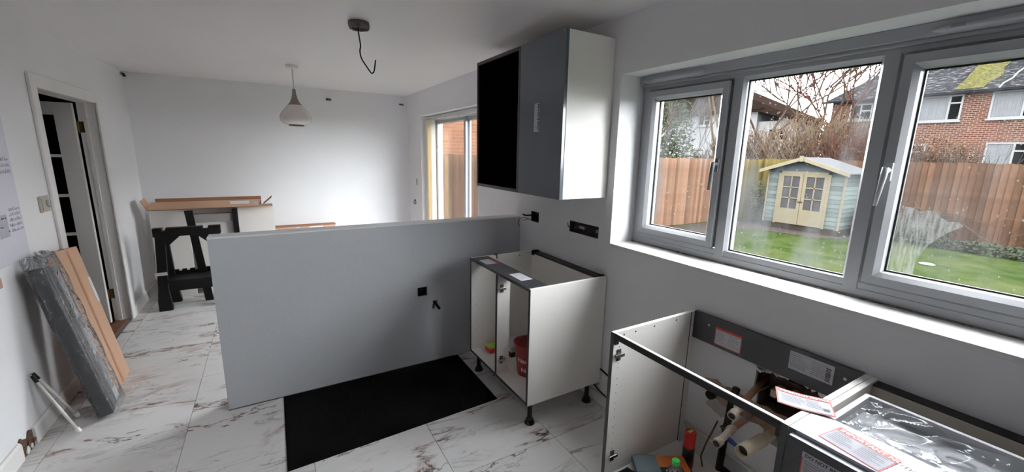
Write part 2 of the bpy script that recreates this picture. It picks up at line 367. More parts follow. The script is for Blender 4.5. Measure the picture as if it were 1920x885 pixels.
build(MB().box(XL-0.118, XL-0.03, 3.84, 4.94, -0.004, 0.008), 'threshold', M('brown_wood_threshold', (112, 72, 48), 0.5, var=0.25, scale=9), door, bevel=0.003)
leafroot = build(MB().box(XL-0.13-0.115, XL-0.13, 4.885, 4.925, 0.008, 1.94), 'door_leaf', trim_m, door, bevel=0.002)   # hinge stile
X0, X1 = XL-0.13-0.115, XL-0.13-0.87
build(MB().box(X1-0.115, X1, 4.885, 4.925, 0.008, 1.94), 'stile', trim_m, leafroot, bevel=0.002)
build(MB().box(X1, X0, 4.885, 4.925, 1.84, 1.94), 'top_rail', trim_m, leafroot)
build(MB().box(X1, X0, 4.885, 4.925, 0.008, 0.22), 'bottom_rail', trim_m, leafroot)
for z in (0.52, 0.85, 1.18, 1.51):
    build(MB().box(X1, X0, 4.89, 4.92, z-0.012, z+0.012), 'glazing_bar', trim_m, leafroot)
for x in (X0-0.25, X0-0.5):
    build(MB().box(x-0.012, x+0.012, 4.89, 4.92, 0.22, 1.84), 'glazing_bar', trim_m, leafroot)
zs = [0.22, 0.52, 0.85, 1.18, 1.51, 1.84]
for k in range(5):
    build(MB().box(X1, X0, 4.902, 4.908, zs[k]+0.002, zs[k+1]-0.002), 'pane', blackgloss_m, leafroot)  # panes coloured black in place of the dark hall seen through them
for z in (0.27, 1.75):
    h = MB().box(XL-0.128, XL-0.085, 4.937, 4.9405, z-0.045, z+0.045).tube([(XL-0.125, 4.932, z-0.045), (XL-0.125, 4.932, z+0.045)], 0.006, 8)
    build(h, 'hinge', brass_m, door)
# unlit hall behind the doorway
hall_m = M('hall_shade_paint', (64, 60, 58), 0.8, var=0.1)  # dark wall colour stands in for the hall's lack of light
hx0 = XL-2.6
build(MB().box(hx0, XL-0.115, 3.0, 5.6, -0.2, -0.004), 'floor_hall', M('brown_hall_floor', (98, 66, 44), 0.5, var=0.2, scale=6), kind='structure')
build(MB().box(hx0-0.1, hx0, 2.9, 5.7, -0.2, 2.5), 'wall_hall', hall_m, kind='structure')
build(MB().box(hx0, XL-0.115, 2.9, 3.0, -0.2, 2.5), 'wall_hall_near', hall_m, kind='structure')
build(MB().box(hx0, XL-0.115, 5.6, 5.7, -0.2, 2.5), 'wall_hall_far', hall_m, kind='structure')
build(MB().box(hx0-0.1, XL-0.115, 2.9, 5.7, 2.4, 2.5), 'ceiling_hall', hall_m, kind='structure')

# ---------------------------------------------------------------- kitchen window on the right wall
win = thing('window_1', None, None, (1.95, 0.94, WIN[2]), kind='structure')
y0, y1 = 0.08, 1.80
fr = MB()
def bar(mb, ya, yb, za, zb, x0=1.95, x1=2.02): mb.box(x0, x1, ya, yb, za, zb)
FX = 1.95
def frame_side(mb, A, B, inn, w, ch=0.016, x=FX, xb=2.02):
    """straight frame member from A to B (y,z), growing by w towards inn (unit y,z), chamfered on the glass side; ends mitred"""
    A = Vector(A); B = Vector(B); n = Vector(inn); d = (B-A).normalized()
    prof = [(0, x), (w-ch, x), (w, x+ch), (w, xb)]
    vs = []
    for u, xx in prof:
        a = A+n*u+d*u*0.62; c = B+n*u-d*u*0.62
        vs += [(xx, a.x, a.y), (xx, c.x, c.y)]
    mb.add(vs, [(2*i, 2*i+1, 2*i+3, 2*i+2) for i in range(3)])
build(MB().ring(y0, y1, WIN[2]-0.004, 2.02, [(0.0, 2.03), (0, FX), (0.04, FX), (0.056, FX+0.016), (0.056, 2.03)]), 'frame', upvc_m, win)
build(MB().box(FX+0.003, 2.02, y0+0.04, y1-0.04, WIN[2]-0.004, WIN[2]+0.067), 'frame_bottom_rail', upvc_m, win, bevel=0.006)
def mullion(yc, w=0.034):
    mb = MB().prism([(FX-0.0008, yc-w+0.012, 0), (FX-0.0008, yc+w-0.012, 0), (FX+0.016, yc+w, 0), (2.02, yc+w, 0), (2.02, yc-w, 0), (FX+0.016, yc-w, 0)], (0, 0, 2.02-0.035-WIN[2]-0.03))
    mb.xf(Matrix.Translation((0, 0, WIN[2]+0.03)))
    for s, zz in ((1, 2.02-0.035), (-1, WIN[2]+0.03)):
        mb.prism([(FX-0.0008, yc-w+0.012, zz), (FX-0.0008, yc+w-0.012, zz), (FX-0.0008, yc, zz+s*0.028)], (0.02, 0, 0))
    build(mb, 'mullion', upvc_m, win)
mullion(1.223); mullion(0.662)
gask_m = M('black_gasket', (12, 12, 13), 0.6)
def pane(ya, yb, za, zb, mat):
    p = build(MB().box(1.988, 1.994, ya, yb, za, zb), 'pane', mat, win)
    build(MB().ring(ya, yb, za, zb, [(-0.004, 1.979), (0.006, 1.979), (0.006, 1.9875)]), 'gasket', gask_m, p)
    return p
def sash(ya, yb):
    s = build(MB().ring(ya, yb, 1.15, 1.967, [(0.0, 1.975), (0, 1.932), (0.030, 1.932), (0.046, 1.95), (0.048, 1.976), (0.048, 2.01)]), 'sash', upvc_m, win)
    build(MB().ring(ya-0.002, yb+0.002, 1.148, 1.969, [(0, 1.9492), (0.004, 1.9492)]), 'seal', gask_m, s)
    return s
sL = sash(1.258, 1.748); sR = sash(0.132, 0.624)
pane(1.258+0.048, 1.748-0.048, 1.198, 1.919, wet_m); pane(0.695, 1.19, 1.146, 1.964, wet_m)
pr = pane(0.132+0.048, 0.624-0.048, 1.198, 1.919, pane_m)
# fan shaped smear of condensation wiped onto the right pane
fan = MB(); a0 = Vector((1.9865, 0.533, 1.205))
def fanpt(t, s): # t along 0..1, s across -1..1
    ang = math.radians(-22*t*t+ -12*0); 
    y = 0.533-0.02*t*t-0.075*t*t*(s+0.25)-0.036*s*(1-t*0.4)-0.0; z = 1.205+0.235*t-0.03*t*t*max(0, s)*1.5+0.008*math.sin(9*s)*t
    return (1.9865, y, z)
nt_, ns_ = 10, 10
for i in range(nt_+1):
    for j in range(ns_+1): fan.v.append(Vector(fanpt(i/nt_, -1+2*j/ns_)))
for i in range(nt_):
    for j in range(ns_):
        q = i*(ns_+1)+j; fan.f.append((q, q+1, q+ns_+2, q+ns_+1))
def smear_mat():
    mt, n, l = node_mat('condensation_smear'); n.remove(n['Principled BSDF']); out = n['Material Output']
    tr = n.new('ShaderNodeBsdfTransparent'); tl = n.new('ShaderNodeBsdfTranslucent'); tl.inputs['Color'].default_value = (0.075, 0.077, 0.075, 1)
    co = n.new('ShaderNodeTexCoord'); mp = n.new('ShaderNodeMapping'); mp.inputs['Scale'].default_value = (1, 60, 9); no = n.new('ShaderNodeTexNoise'); no.inputs['Scale'].default_value = 2; no.inputs['Detail'].default_value = 6
    l.new(co.outputs['Object'], mp.inputs['Vector']); l.new(mp.outputs[0], no.inputs['Vector'])
    r = n.new('ShaderNodeMapRange'); r.inputs['From Min'].default_value = 0.36; r.inputs['From Max'].default_value = 0.62; r.inputs['To Min'].default_value = 0.12; r.inputs['To Max'].default_value = 0.6; l.new(no.outputs['Fac'], r.inputs['Value'])
    mx = n.new('ShaderNodeMixShader'); l.new(r.outputs[0], mx.inputs[0]); l.new(tr.outputs[0], mx.inputs[1]); l.new(tl.outputs[0], mx.inputs[2]); l.new(mx.outputs[0], out.inputs['Surface']); return mt
build(fan, 'condensation_smear', smear_mat(), pr)
# head extension with two slot ventilators
hd = build(MB().box(1.913, 2.02, 0.078, 1.802, 2.012, 2.055), 'head_extension', upvc_m, win, bevel=0.003)
build(MB().box(1.935, 2.02, 0.078, 1.802, 1.998, 2.0125), 'head_bead', upvc_m, win, bevel=0.004)
def vent(ya, yb):
    mb = MB(); n = 16
    for i in range(n+1):
        t = i/n; y = ya+(yb-ya)*t; e = min(1.0, min(t, 1-t)*n/1.2); r = 0.0125*math.sqrt(max(0.02, 1-(1-e)**2))
        for k in range(7):
            a = math.pi*k/6; mb.v.append(Vector((1.912-r*1.3*math.sin(a), y, 2.026+r*math.cos(a))))
    for i in range(n):
        for k in range(6): mb.f.append((i*7+k, i*7+k+1, (i+1)*7+k+1, (i+1)*7+k))
    v = build(mb, 'trickle_vent', upvc_m, win, smooth=True)
    yy = ya+(yb-ya)*0.84
    build(MB().box(1.893, 1.898, yy-0.016, yy+0.016, 2.022, 2.031), 'vent_slider', M('grey_slider', (128, 128, 130), 0.4), v, bevel=0.002)
vent(1.375, 1.785); vent(0.15, 0.562)
# white sill board, sealant gap with mould along the frame
build(MB().box(W-0.001, 1.952, WIN[0], WIN[1], WIN[2]-0.02, WIN[2]+0.0005), 'window_sill', trim_m, win, bevel=0.003)
build(MB().box(1.938, 1.951, y0, y1, WIN[2], WIN[2]+0.005), 'sealant_gap', M('mouldy_sealant', (104, 96, 88), 0.9, var=0.85, scale=38, bump=0.9, bscale=60), win)
def handle(y, z, tilt, hm):
    h = build(MB().box(1.921, 1.933, y-0.011, y+0.011, z-0.03, z+0.035), 'handle', hm, win, bevel=0.003)
    build(MB().tube([(1.922, y, z+0.008), (1.902, y, z+0.006)], 0.0095, 12), 'spindle', hm, h)
    mb = MB()
    pts = [(1.896, y, z+0.018), (1.895, y+tilt*0.1, z-0.01), (1.896, y+tilt*0.45, z-0.06), (1.897, y+tilt*0.9, z-0.12)]
    mb.tube(pts, [0.0105, 0.0105, 0.0085, 0.0065], 10)
    build(mb, 'lever', hm, h, smooth=True)
handle(1.272, 1.566, 0.012, M('grey_handle', (92, 94, 97), 0.35)); handle(0.604, 1.566, 0.012, upvc_m)

# ---------------------------------------------------------------- patio doors on the right wall
pat = thing('door_2', None, None, (1.95, 4.51, 0), kind='structure')
py0, py1 = PAT[0]+0.005, PAT[1]-0.005
build(MB().ring(py0, py1, 0.0, 2.05, [(0, 2.03), (0, 1.94), (0.035, 1.94), (0.05, 1.955), (0.05, 2.03)]), 'frame', upvc_m, pat)
def pleaf(ya, yb, x):
    lf = build(MB().ring(ya, yb, 0.03, 2.015, [(0, x+0.04), (0, x), (0.05, x), (0.06, x+0.012), (0.06, x+0.03)]), 'sliding_leaf', upvc_m, pat)
    build(MB().box(x+0.018, x+0.024, ya+0.055, yb-0.055, 0.085, 1.96), 'pane', patio_m, lf)
    build(MB().ring(ya+0.055, yb-0.055, 0.085, 1.96, [(0, x+0.012), (0.006, x+0.012)]), 'gasket', gask_m, lf)
    return lf
l1 = pleaf(4.375, 5.345, 1.955); l2 = pleaf(3.69, 4.415, 1.985)
build(MB().box(1.94, 1.955, 5.29, 5.305, 1.62, 1.66), 'latch', dsteel_m, l1)
# vertical blind pulled to the far side
blind = thing('vertical_blind', 'cream vertical blind bunched at the far side of the patio doors', 'blind', (1.87, 5.2, 0.05))
build(MB().box(1.84, 1.885, PAT[0]+0.02, PAT[1]-0.01, 2.005, 2.04), 'headrail', M('grey_white_rail', (196, 196, 198), 0.4), blind, bevel=0.003)
cream_m = M('cream_blind_fabric', (236, 220, 184), 0.75, var=0.03); creamw_m = M('pale_blind_fabric', (238, 234, 224), 0.75, var=0.03)
for i in range(9):
    yy = 5.345-0.022*i; a = math.radians(78-4*i) if i < 5 else math.radians(62-6*i)
    dx, dy = 0.044*math.cos(a-1.3), 0.044*math.sin(a-1.3)
    s = build(MB().prism([(1.862-dx, yy-dy*0.35, 0.06), (1.862+dx, yy+dy*0.35, 0.06), (1.862+dx, yy+dy*0.35+0.0015, 0.06), (1.862-dx, yy-dy*0.35+0.0015, 0.06)], (0, 0, 1.94)), 'slat', cream_m if 2 < i < 7 else creamw_m, blind)
build(MB().tube([(1.85, 5.09, 2.0), (1.852, 5.09, 1.2), (1.855, 5.085, 0.9)], 0.002, 6), 'pull_chain', upvc_m, blind)
# ---------------------------------------------------------------- shared cabinet pieces
def sticker(parent, P, u, v, w, h, base=None, border=None, header=None, hcol=None, htext=None, lines=5, cols=2, seed=1, extra=None, name='sticker', tcol=None, footer=True):
    """flat printed label: P = lower left corner, u/v = reading directions"""
    rr = random.Random(seed); P = Vector(P); u = Vector(u).normalized(); v = Vector(v).normalized(); n = u.cross(v)
    def plate(a, b, c, d, lift, t=0.0004):
        q = P+n*lift; return MB().prism([q+u*a+v*b, q+u*c+v*b, q+u*c+v*d, q+u*a+v*d], n*t)
    st = build(plate(0, 0, w, h, 0), name, border or base or paper_m, parent)
    bw = 0.003 if border else 0.0
    if border: build(plate(bw, bw, w-bw, h-bw, 0.0004), 'label_face', base or paper_m, st)
    top = h-bw
    if header:
        top = h-header; build(plate(0, h-header, w, h, 0.0008), 'header_band', hcol or red_m, st)
        if htext: build(text_mb(htext, header*0.78, P+n*0.0016+u*(w*0.06)+v*(h-header*0.78), u, v, bold=0.0004), 'lettering', tcol or white_ink_m, st)
    mb = MB(); cw = (w-2*bw-0.012)/cols
    for c in range(cols):
        for i in range(lines):
            b0 = top-0.008-(top-bw-0.014)*i/max(1, lines); a0 = bw+0.005+c*(cw+0.003)
            ln = cw*(0.55+0.42*rr.random()); th = 0.0011+0.0006*rr.random()
            q = P+n*0.0012; mb.add([q+u*a0+v*b0, q+u*(a0+ln)+v*b0, q+u*(a0+ln)+v*(b0+th), q+u*a0+v*(b0+th)], [(0, 1, 2, 3)])
    build(mb, 'printed_lines', ink_m, st)
    return st
def hinge_plate(parent, P, u, v, n, k=1.0):
    """metal hinge mounting plate on a panel: u along panel depth, v up, n off the panel"""
    P = Vector(P); u = Vector(u); v = Vector(v); n = Vector(n)
    def bx(a0, a1, b0, b1, c0, c1): return MB().prism([P+u*a0+v*b0+n*c0, P+u*a1+v*b0+n*c0, P+u*a1+v*b1+n*c0, P+u*a0+v*b1+n*c0], n*(c1-c0))
    h = build(bx(-0.011*k, 0.011*k, -0.026*k, 0.026*k, 0, 0.004), 'hinge_plate', dsteel_m, parent)
    build(bx(-0.024*k, 0.026*k, -0.007*k, 0.008*k, 0.004, 0.013), 'hinge_arm', steel_m, h, bevel=0.001)
    for b in (-0.017*k, 0.018*k): build(MB().tube([P+v*b+n*0.004, P+v*b+n*0.007], 0.005*k, 10), 'screw', steel_m, h)
def leg(parent, x, y, h=0.15):
    o = build(MB().lathe([(0.0, 0), (0.030, 0), (0.031, 0.006), (0.027, 0.014), (0.022, 0.03), (0.015, 0.036), (0.0145, h-0.025), (0.022, h-0.02), (0.026, h), (0.0, h)], (x, y, 0), 16), 'leg', black_m, parent, smooth=False)
def peg_holes(parent, pts, n, r=0.0022):
    mb = MB(); n = Vector(n)
    for p in pts: mb.tube([Vector(p), Vector(p)+n*0.0006], r, 6)
    build(mb, 'peg_holes', black_ink_m, parent, kind='stuff')

# ---------------------------------------------------------------- wall cabinets
Z0, Z1 = 1.354, 2.256
XF = W-0.333
wc = thing('wall_cabinet', 'white wall cabinet with slate grey gloss door, nearest the window', 'cabinet', (W-0.17, 2.09, Z0), 'wall cabinets')
ya, yb = 1.864, 2.320
build(MB().box(XF, W-0.004, ya, ya+0.018, Z0, Z1), 'side_panel', carc_m, wc, bevel=0.001)
build(MB().box(XF, W-0.004, yb-0.018, yb, Z0, Z1), 'side_panel', carc_m, wc, bevel=0.001)
build(MB().box(XF, W-0.004, ya+0.018, yb-0.018, Z0, Z0+0.018), 'bottom_panel', carc_m, wc)
build(MB().box(XF, W-0.004, ya+0.018, yb-0.018, Z1-0.018, Z1), 'top_panel', carc_m, wc)
build(MB().box(W-0.016, W-0.004, ya+0.018, yb-0.018, Z0+0.018, Z1-0.018), 'back_panel', carc_m, wc)
dr = build(MB().box(XF-0.022, XF-0.002, ya+0.001, yb-0.001, Z0-0.002, Z1+0.002), 'door', gloss_m, wc, bevel=0.0012)
st = sticker(dr, (XF-0.0225, 2.148, 1.735), (0, -1, 0), (0, 0, 1), 0.055, 0.165, lines=9, cols=1, seed=4, name='barcode_label')
mb = MB(); rb = random.Random(3); z = 1.745
while z < 1.885:
    t = rb.choice((0.004, 0.007, 0.010)); mb.box(XF-0.0241, XF-0.0234, 2.096, 2.108, z, z+t); z += t+rb.choice((0.003, 0.005))
build(mb, 'barcode', black_ink_m, st)
wc2 = thing('wall_cabinet', 'wall cabinet with black glass door in a slim dark frame, beside the slate grey one', 'cabinet', (W-0.17, 2.63, Z0), 'wall cabinets')
ya, yb = 2.321, 2.945
build(MB().box(XF, W-0.004, ya, ya+0.018, Z0, Z1), 'side_panel', carc_m, wc2)
build(MB().box(XF, W-0.004, yb-0.018, yb, Z0, Z1), 'side_panel', carc_m, wc2, bevel=0.001)
build(MB().box(XF, W-0.004, ya+0.018, yb-0.018, Z0, Z0+0.018), 'bottom_panel', carc_m, wc2)
build(MB().box(XF, W-0.004, ya+0.018, yb-0.018, Z1-0.018, Z1), 'top_panel', carc_m, wc2)
build(MB().box(W-0.016, W-0.004, ya+0.018, yb-0.018, Z0+0.018, Z1-0.018), 'back_panel', carc_m, wc2)
frame_m = M('dark_brown_frame', (40, 34, 33), 0.4)
d2 = build(MB().ring(ya+0.001, yb-0.001, Z0-0.002, Z1+0.002, [(0, XF-0.002), (0, XF-0.022), (0.02, XF-0.022), (0.022, XF-0.010)]), 'door', frame_m, wc2)
build(MB().box(XF-0.011, XF-0.006, ya+0.02, yb-0.02, Z0+0.02, Z1-0.02), 'door_glass', M('matt_black_panel', (2, 2, 2), 0.6, spec=0.0), d2)

# ---------------------------------------------------------------- open base cabinet by the partition
cx0, cx1, ya, yb, zb, zt = 1.194, 1.757, 1.806, 2.600, 0.15, 0.87
ca = thing('base_cabinet', 'white doorless base cabinet on black legs between partition and window wall', 'cabinet', (1.48, 2.2, 0), 'base cabinets')
for s, (a, c) in enumerate(((ya, ya+0.018), (yb-0.018, yb))):
    sp = build(MB().box(cx0+0.002, cx1, a, c, zb, zt), 'side_panel', carc_m, ca, bevel=0.0008)
    build(MB().box(cx0, cx0+0.002, a, c, zb, zt), 'front_edging', edge_m, sp)
    if s == 1: peg_holes(sp, [(cx0+x, a, zz) for x in (0.04, 0.42) for zz in frange(0.32, 0.78, 0.064)], (0, -1, 0)); peg_holes(sp, [(1.40, a, 0.845), (1.60, a, 0.845)], (0, -1, 0), 0.005)
bp = build(MB().box(cx0+0.002, cx1-0.04, ya+0.018, yb-0.018, zb, zb+0.018), 'bottom_panel', carc_m, ca)
build(MB().box(cx0, cx0+0.002, ya+0.018, yb-0.018, zb, zb+0.018), 'front_edging', edge_m, bp)
build(MB().box(cx1-0.046, cx1-0.040, ya+0.018, yb-0.018, zb+0.018, zt-0.02), 'back_panel', carc_m, ca)
rail = build(MB().box(cx0, cx0+0.135, ya+0.018, yb-0.018, zt-0.018, zt), 'front_rail', grey_m, ca, bevel=0.0006)
build(MB().box(cx1-0.050, cx1+0.001, ya+0.018, yb-0.018, zt-0.018, zt-0.001), 'rear_rail', M('black_melamine', (22, 22, 24), 0.5), ca, bevel=0.0006)
build(MB().box(cx1-0.04, cx1, ya+0.018, ya+0.04, zt-0.012, zt+0.004), 'wall_bracket', black_m, ca)
build(MB().box(cx1-0.05, cx1, yb-0.05, yb-0.018, zt-0.03, zt+0.006), 'wall_bracket', black_m, ca)
post = build(MB().box(cx0+0.002, cx0+0.095, 2.190, 2.208, zb+0.018, zt-0.018), 'centre_post', carc_m, ca)
build(MB().box(cx0, cx0+0.002, 2.188, 2.210, zb+0.018, zt-0.018), 'front_edging', edge_m, post)
hinge_plate(post, (1.228, 2.19, 0.757), (1, 0, 0), (0, 0, 1), (0, -1, 0)); hinge_plate(post, (1.230, 2.19, 0.262), (1, 0, 0), (0, 0, 1), (0, -1, 0))
sticker(rail, (1.216, 2.502, zt+0.0004), (0, -1, 0), (1, 0, 0), 0.125, 0.092, header=0.018, lines=6, seed=11, footer=False)
sticker(rail, (1.234, 2.112, zt+0.0004), (0, -1, 0), (1, 0, 0), 0.148, 0.078, lines=6, seed=12)
# spare shelf clip hooked over the far panel
cp = MB().tube([(1.395, yb-0.022, zt+0.004), (1.395, yb-0.03, zt-0.006), (1.397, yb-0.03, zt-0.02)], 0.004, 6).box(1.385, 1.405, yb-0.02, yb-0.004, zt, zt+0.005)
build(cp, 'cable_clip', dsteel_m, ca)
for x, y in ((1.245, 1.85), (1.245, 2.555), (1.70, 1.86), (1.70, 2.55)): leg(ca, x, y)
# things stored in it
ZS = zb+0.018
bk = thing('bucket', 'small dark red metal bucket with white lettering inside the doorless base cabinet', 'bucket', (1.385, 2.105, ZS))
bc = Vector((1.385, 2.105, ZS)); bh, r0, r1 = 0.225, 0.062, 0.093
red_b = M('dark_red_enamel', (112, 22, 26), 0.35, var=0.1)
build(MB().lathe([(0, 0.004), (r0, 0.0), (r0+0.002, 0.006), (r1, bh-0.004), (r1+0.005, bh), (r1+0.001, bh+0.003), (r1-0.003, bh-0.004), (r0-0.002, 0.01), (0, 0.008)], bc, 40), 'body', red_b, bk, smooth=True)
hp = [bc+Vector((-(r1+0.006)*math.sin(a)*0.35-0.0, (r1+0.006)*math.cos(a), bh-0.012+0.030*math.sin(a))) for a in [math.pi*i/14 for i in range(15)]]
build(MB().tube(hp, 0.0022, 6), 'handle', dsteel_m, bk, smooth=True)
build(MB().box(bc.x-0.006, bc.x+0.006, bc.y+r1-0.004, bc.y+r1+0.006, bc.z+bh-0.024, bc.z+bh-0.002), 'handle_lug', red_b, bk, bevel=0.002)
def wrap(a0, z0):
    def f(tx, ty):
        z = z0+ty; r = r0+0.002+(r1-r0)*(z/bh)+0.0008; a = a0+tx/r
        return bc+Vector((r*math.cos(a), r*math.sin(a), z))
    return f
build(text_mb('Nau', 0.046, (0,0,0), (0,0,0), (0,0,0), bold=0.0006, wrap=wrap(math.radians(186), 0.105)), 'lettering', white_ink_m, bk)
build(text_mb('N', 0.046, (0,0,0), (0,0,0), (0,0,0), bold=0.0006, wrap=wrap(math.radians(202), 0.035)), 'lettering', white_ink_m, bk)
bx1 = thing('small_box', 'small red box with pale green lid on the base cabinet floor', 'box', (1.325, 2.49, ZS))
build(MB().box(1.285, 1.365, 2.45, 2.53, ZS, ZS+0.038), 'body', red_m, bx1, bevel=0.003)
build(MB().box(1.281, 1.369, 2.446, 2.534, ZS+0.038, ZS+0.050), 'lid', M('pale_green_card', (172, 196, 96), 0.6), bx1, bevel=0.002)
wb = thing('white_box', 'flat white box on a dark tray behind the red bucket', 'box', (1.46, 2.41, ZS))
build(MB().box(1.39, 1.54, 2.33, 2.49, ZS, ZS+0.035), 'tray', black_m, wb, bevel=0.003)
build(MB().box(1.395, 1.535, 2.335, 2.485, ZS+0.0345, ZS+0.075), 'body', paper_m, wb, bevel=0.003)

# ---------------------------------------------------------------- sink cabinet under the window
sx0, sx1, ya, yb = 1.205, 1.757, 0.486, 1.190
sk = thing('sink_base_cabinet', 'open white sink base cabinet with thin black front bar, pipes and tools inside', 'cabinet', (1.48, 0.84, 0), 'base cabinets')
far = build(MB().box(sx0+0.002, sx1, yb-0.018, yb, zb, zt), 'side_panel', carc_m, sk, bevel=0.0008)
build(MB().box(sx0, sx0+0.002, yb-0.018, yb, zb, zt), 'front_edging', edge_m, far)
build(MB().box(1.712, 1.7155, yb-0.0195, yb-0.017, zb+0.018, zt), 'back_groove', black_ink_m, far)
peg_holes(far, [(sx0+x, yb-0.018, zz) for x in (0.037,) for zz in (0.3, 0.33, 0.38, 0.41, 0.46, 0.5, 0.53, 0.58, 0.62, 0.65, 0.70, 0.72, 0.80)]+[(1.735, yb-0.018, zz) for zz in (0.2, 0.3, 0.36, 0.72, 0.8)], (0, -1, 0))
peg_holes(far, [(sx0+x, yb-0.018, 0.85) for x in (0.03, 0.06, 0.13, 0.25, 0.4)], (0, -1, 0), 0.0045)
hinge_plate(far, (1.240, yb-0.018, 0.762), (1, 0, 0), (0, 0, 1), (0, -1, 0)); hinge_plate(far, (1.246, yb-0.018, 0.262), (1, 0, 0), (0, 0, 1), (0, -1, 0))
nearp = build(MB().box(sx0+0.002, sx1, ya, ya+0.018, zb, zt), 'side_panel', carc_m, sk, bevel=0.0008)
build(MB().box(sx0, sx0+0.002, ya, ya+0.018, zb, zt), 'front_edging', edge_m, nearp)
build(MB().box(sx0, 1.712, ya+0.018, yb-0.018, zb, zb+0.018), 'bottom_panel', carc_m, sk)
fb = build(MB().box(sx0+0.001, sx0+0.017, ya+0.018, yb-0.018, zt-0.026, zt-0.002), 'front_bar', black_m, sk)
build(MB().box(sx0+0.004, sx0+0.0155, ya+0.018, yb-0.018, zt-0.002, zt), 'top_edge', trim_m, fb)
build(MB().box(sx0, sx0+0.02, yb-0.03, yb-0.018, zt-0.05, zt-0.026), 'corner_bracket', black_m, sk); build(MB().box(sx0, sx0+0.02, ya+0.018, ya+0.03, zt-0.05, zt-0.026), 'corner_bracket', black_m, sk)
rr_ = build(MB().box(1.738, 1.756, ya+0.018, yb-0.018, zt-0.132, zt+0.004), 'rear_rail', grey_m, sk, bevel=0.0008)
sticker(rr_, (1.7378, 1.056, 0.752), (0, -1, 0), (0, 0, 1), 0.126, 0.084, border=red_m, header=0.011, lines=7, seed=21)
s2 = sticker(rr_, (1.7378, 0.737, 0.785), (0, -1, 0), (0, 0, 1), 0.152, 0.075, lines=8, seed=22)
mb = MB()
for i in range(9): mb.box(1.7362, 1.7368, 0.594, 0.610, 0.793+i*0.006, 0.793+i*0.006+0.003)
build(mb, 'barcode', black_ink_m, s2)
for y in (1.09, 0.55): build(MB().lathe([(0.001, 0), (0.006, 0), (0.006, 0.0015), (0.003, 0.0016)], (1.7365, y, 0.83), 10, 'x'), 'screw', steel_m, rr_)
for x, y in ((1.255, 1.14), (1.70, 1.14), (1.255, 0.53), (1.70, 0.53)): leg(sk, x, y)

# ---------------------------------------------------------------- drawer cabinet, nearest the camera
da, db = -0.115, 0.484
dc = thing('drawer_cabinet', 'white drawer cabinet with dark grey fronts beside the sink cabinet', 'cabinet', (1.48, 0.18, 0), 'base cabinets')
for a, c in ((db-0.018, db), (da, da+0.018)):
    q = build(MB().box(sx0+0.002, sx1, a, c, zb, zt), 'side_panel', carc_m, dc, bevel=0.0008)
    build(MB().box(sx0, sx0+0.002, a, c, zb, zt), 'front_edging', edge_m, q)
build(MB().box(sx0, sx1-0.045, da+0.018, db-0.018, zb, zb+0.018), 'bottom_panel', carc_m, dc)
build(MB().box(sx1-0.05, sx1-0.044, da+0.018, db-0.018, zb+0.018, zt-0.012), 'back_panel', M('beige_back_panel', (196, 188, 174), 0.6), dc)
drail = build(MB().box(sx0+0.002, sx0+0.150, da+0.018, db-0.018, zt-0.018, zt), 'front_rail', rail_m, dc, bevel=0.0006)
build(MB().box(sx1-0.046, sx1+0.001, da+0.018, db-0.018, zt-0.026, zt-0.008), 'rear_rail', MATS['black_melamine'], dc)
build(MB().box(1.185, 1.2049, da+0.002, db-0.012, zt-0.165, zt-0.012), 'drawer_front', grey_m, dc, bevel=0.001)
build(MB().box(1.1855, 1.2044, da+0.002, db-0.012, zt-0.0118, zt-0.0105), 'drawer_front_edge', M('pale_edge_strip', (206, 214, 220), 0.4), dc)
for k in range(2):
    z1_ = zt-0.169-0.275*k; build(MB().box(1.185, 1.2049, da+0.002, db-0.002, z1_-0.27, z1_), 'drawer_front', grey_m, dc, bevel=0.001)
box_m = M('pale_drawer_rim', (222, 223, 226), 0.35)
dbx = build(MB().box(1.357, 1.625, da+0.05, db-0.045, zt-0.060, zt-0.053), 'drawer_box', M('grey_drawer_base', (196, 197, 202), 0.4), dc)
build(MB().box(1.357, 1.625, db-0.045, db-0.030, zt-0.060, zt-0.008), 'drawer_side', box_m, dbx, bevel=0.001)
build(MB().box(1.357, 1.625, da+0.035, da+0.05, zt-0.060, zt-0.008), 'drawer_side', box_m, dbx, bevel=0.001)
build(MB().box(1.611, 1.625, da+0.05, db-0.045, zt-0.053, zt-0.008), 'drawer_back', box_m, dbx, bevel=0.001)
for x, y in ((1.255, 0.43), (1.70, 0.43), (1.255, -0.06), (1.70, -0.06)): leg(dc, x, y)
sticker(dc.children[[c.name.split('.')[0] for c in dc.children].index('drawer_front')], (1.1848, 0.434, 0.765), (0, -1, 0), (0, 0, 1), 0.115, 0.070, border=red_m, header=0.017, hcol=paper_m, htext='DO NOT REMOVE', tcol=ink_m, lines=5, cols=1, seed=31)
sticker(drail, (1.232, 0.424, zt+0.0006), Vector((-0.15, -0.99, 0)), Vector((0.99, -0.15, 0)), 0.140, 0.098, base=npaper_m, border=red_m, header=0.024, hcol=ncoral_m, htext='IMPORTANT NOTICE', lines=7, seed=32)
# bent notice sheet balancing across the two cabinets
ns = thing('notice_sheet', 'bent red-edged notice sheet lying across the two cabinet edges', 'notice', (1.39, 0.50, zt))
A = Vector((1.285, 0.557, 0)); uu = Vector((0.075, -0.125, 0)).normalized(); vv = Vector((0.125, 0.075, 0)).normalized()
def sheet(a0, a1, b0, b1, lift):
    mb = MB(); n = 10
    for i in range(n+1):
        t = a0+(a1-a0)*i/n
        for b in (b0, b1):
            p = A+uu*t+vv*b; mb.v.append(Vector((p.x, p.y, zt+0.003+lift+0.016*abs(t/0.145-0.5)**1.5*(1 if t < 0.07 else 0.5))))
    for i in range(n): mb.f.append((2*i, 2*i+2, 2*i+3, 2*i+1))
    return mb
build(sheet(0, 0.145, 0, 0.10, 0), 'sheet', ncoral_m, ns, solid=0.0006)
build(sheet(0.004, 0.141, 0.004, 0.074, 0.0012), 'printed_face', npaper_m, ns)
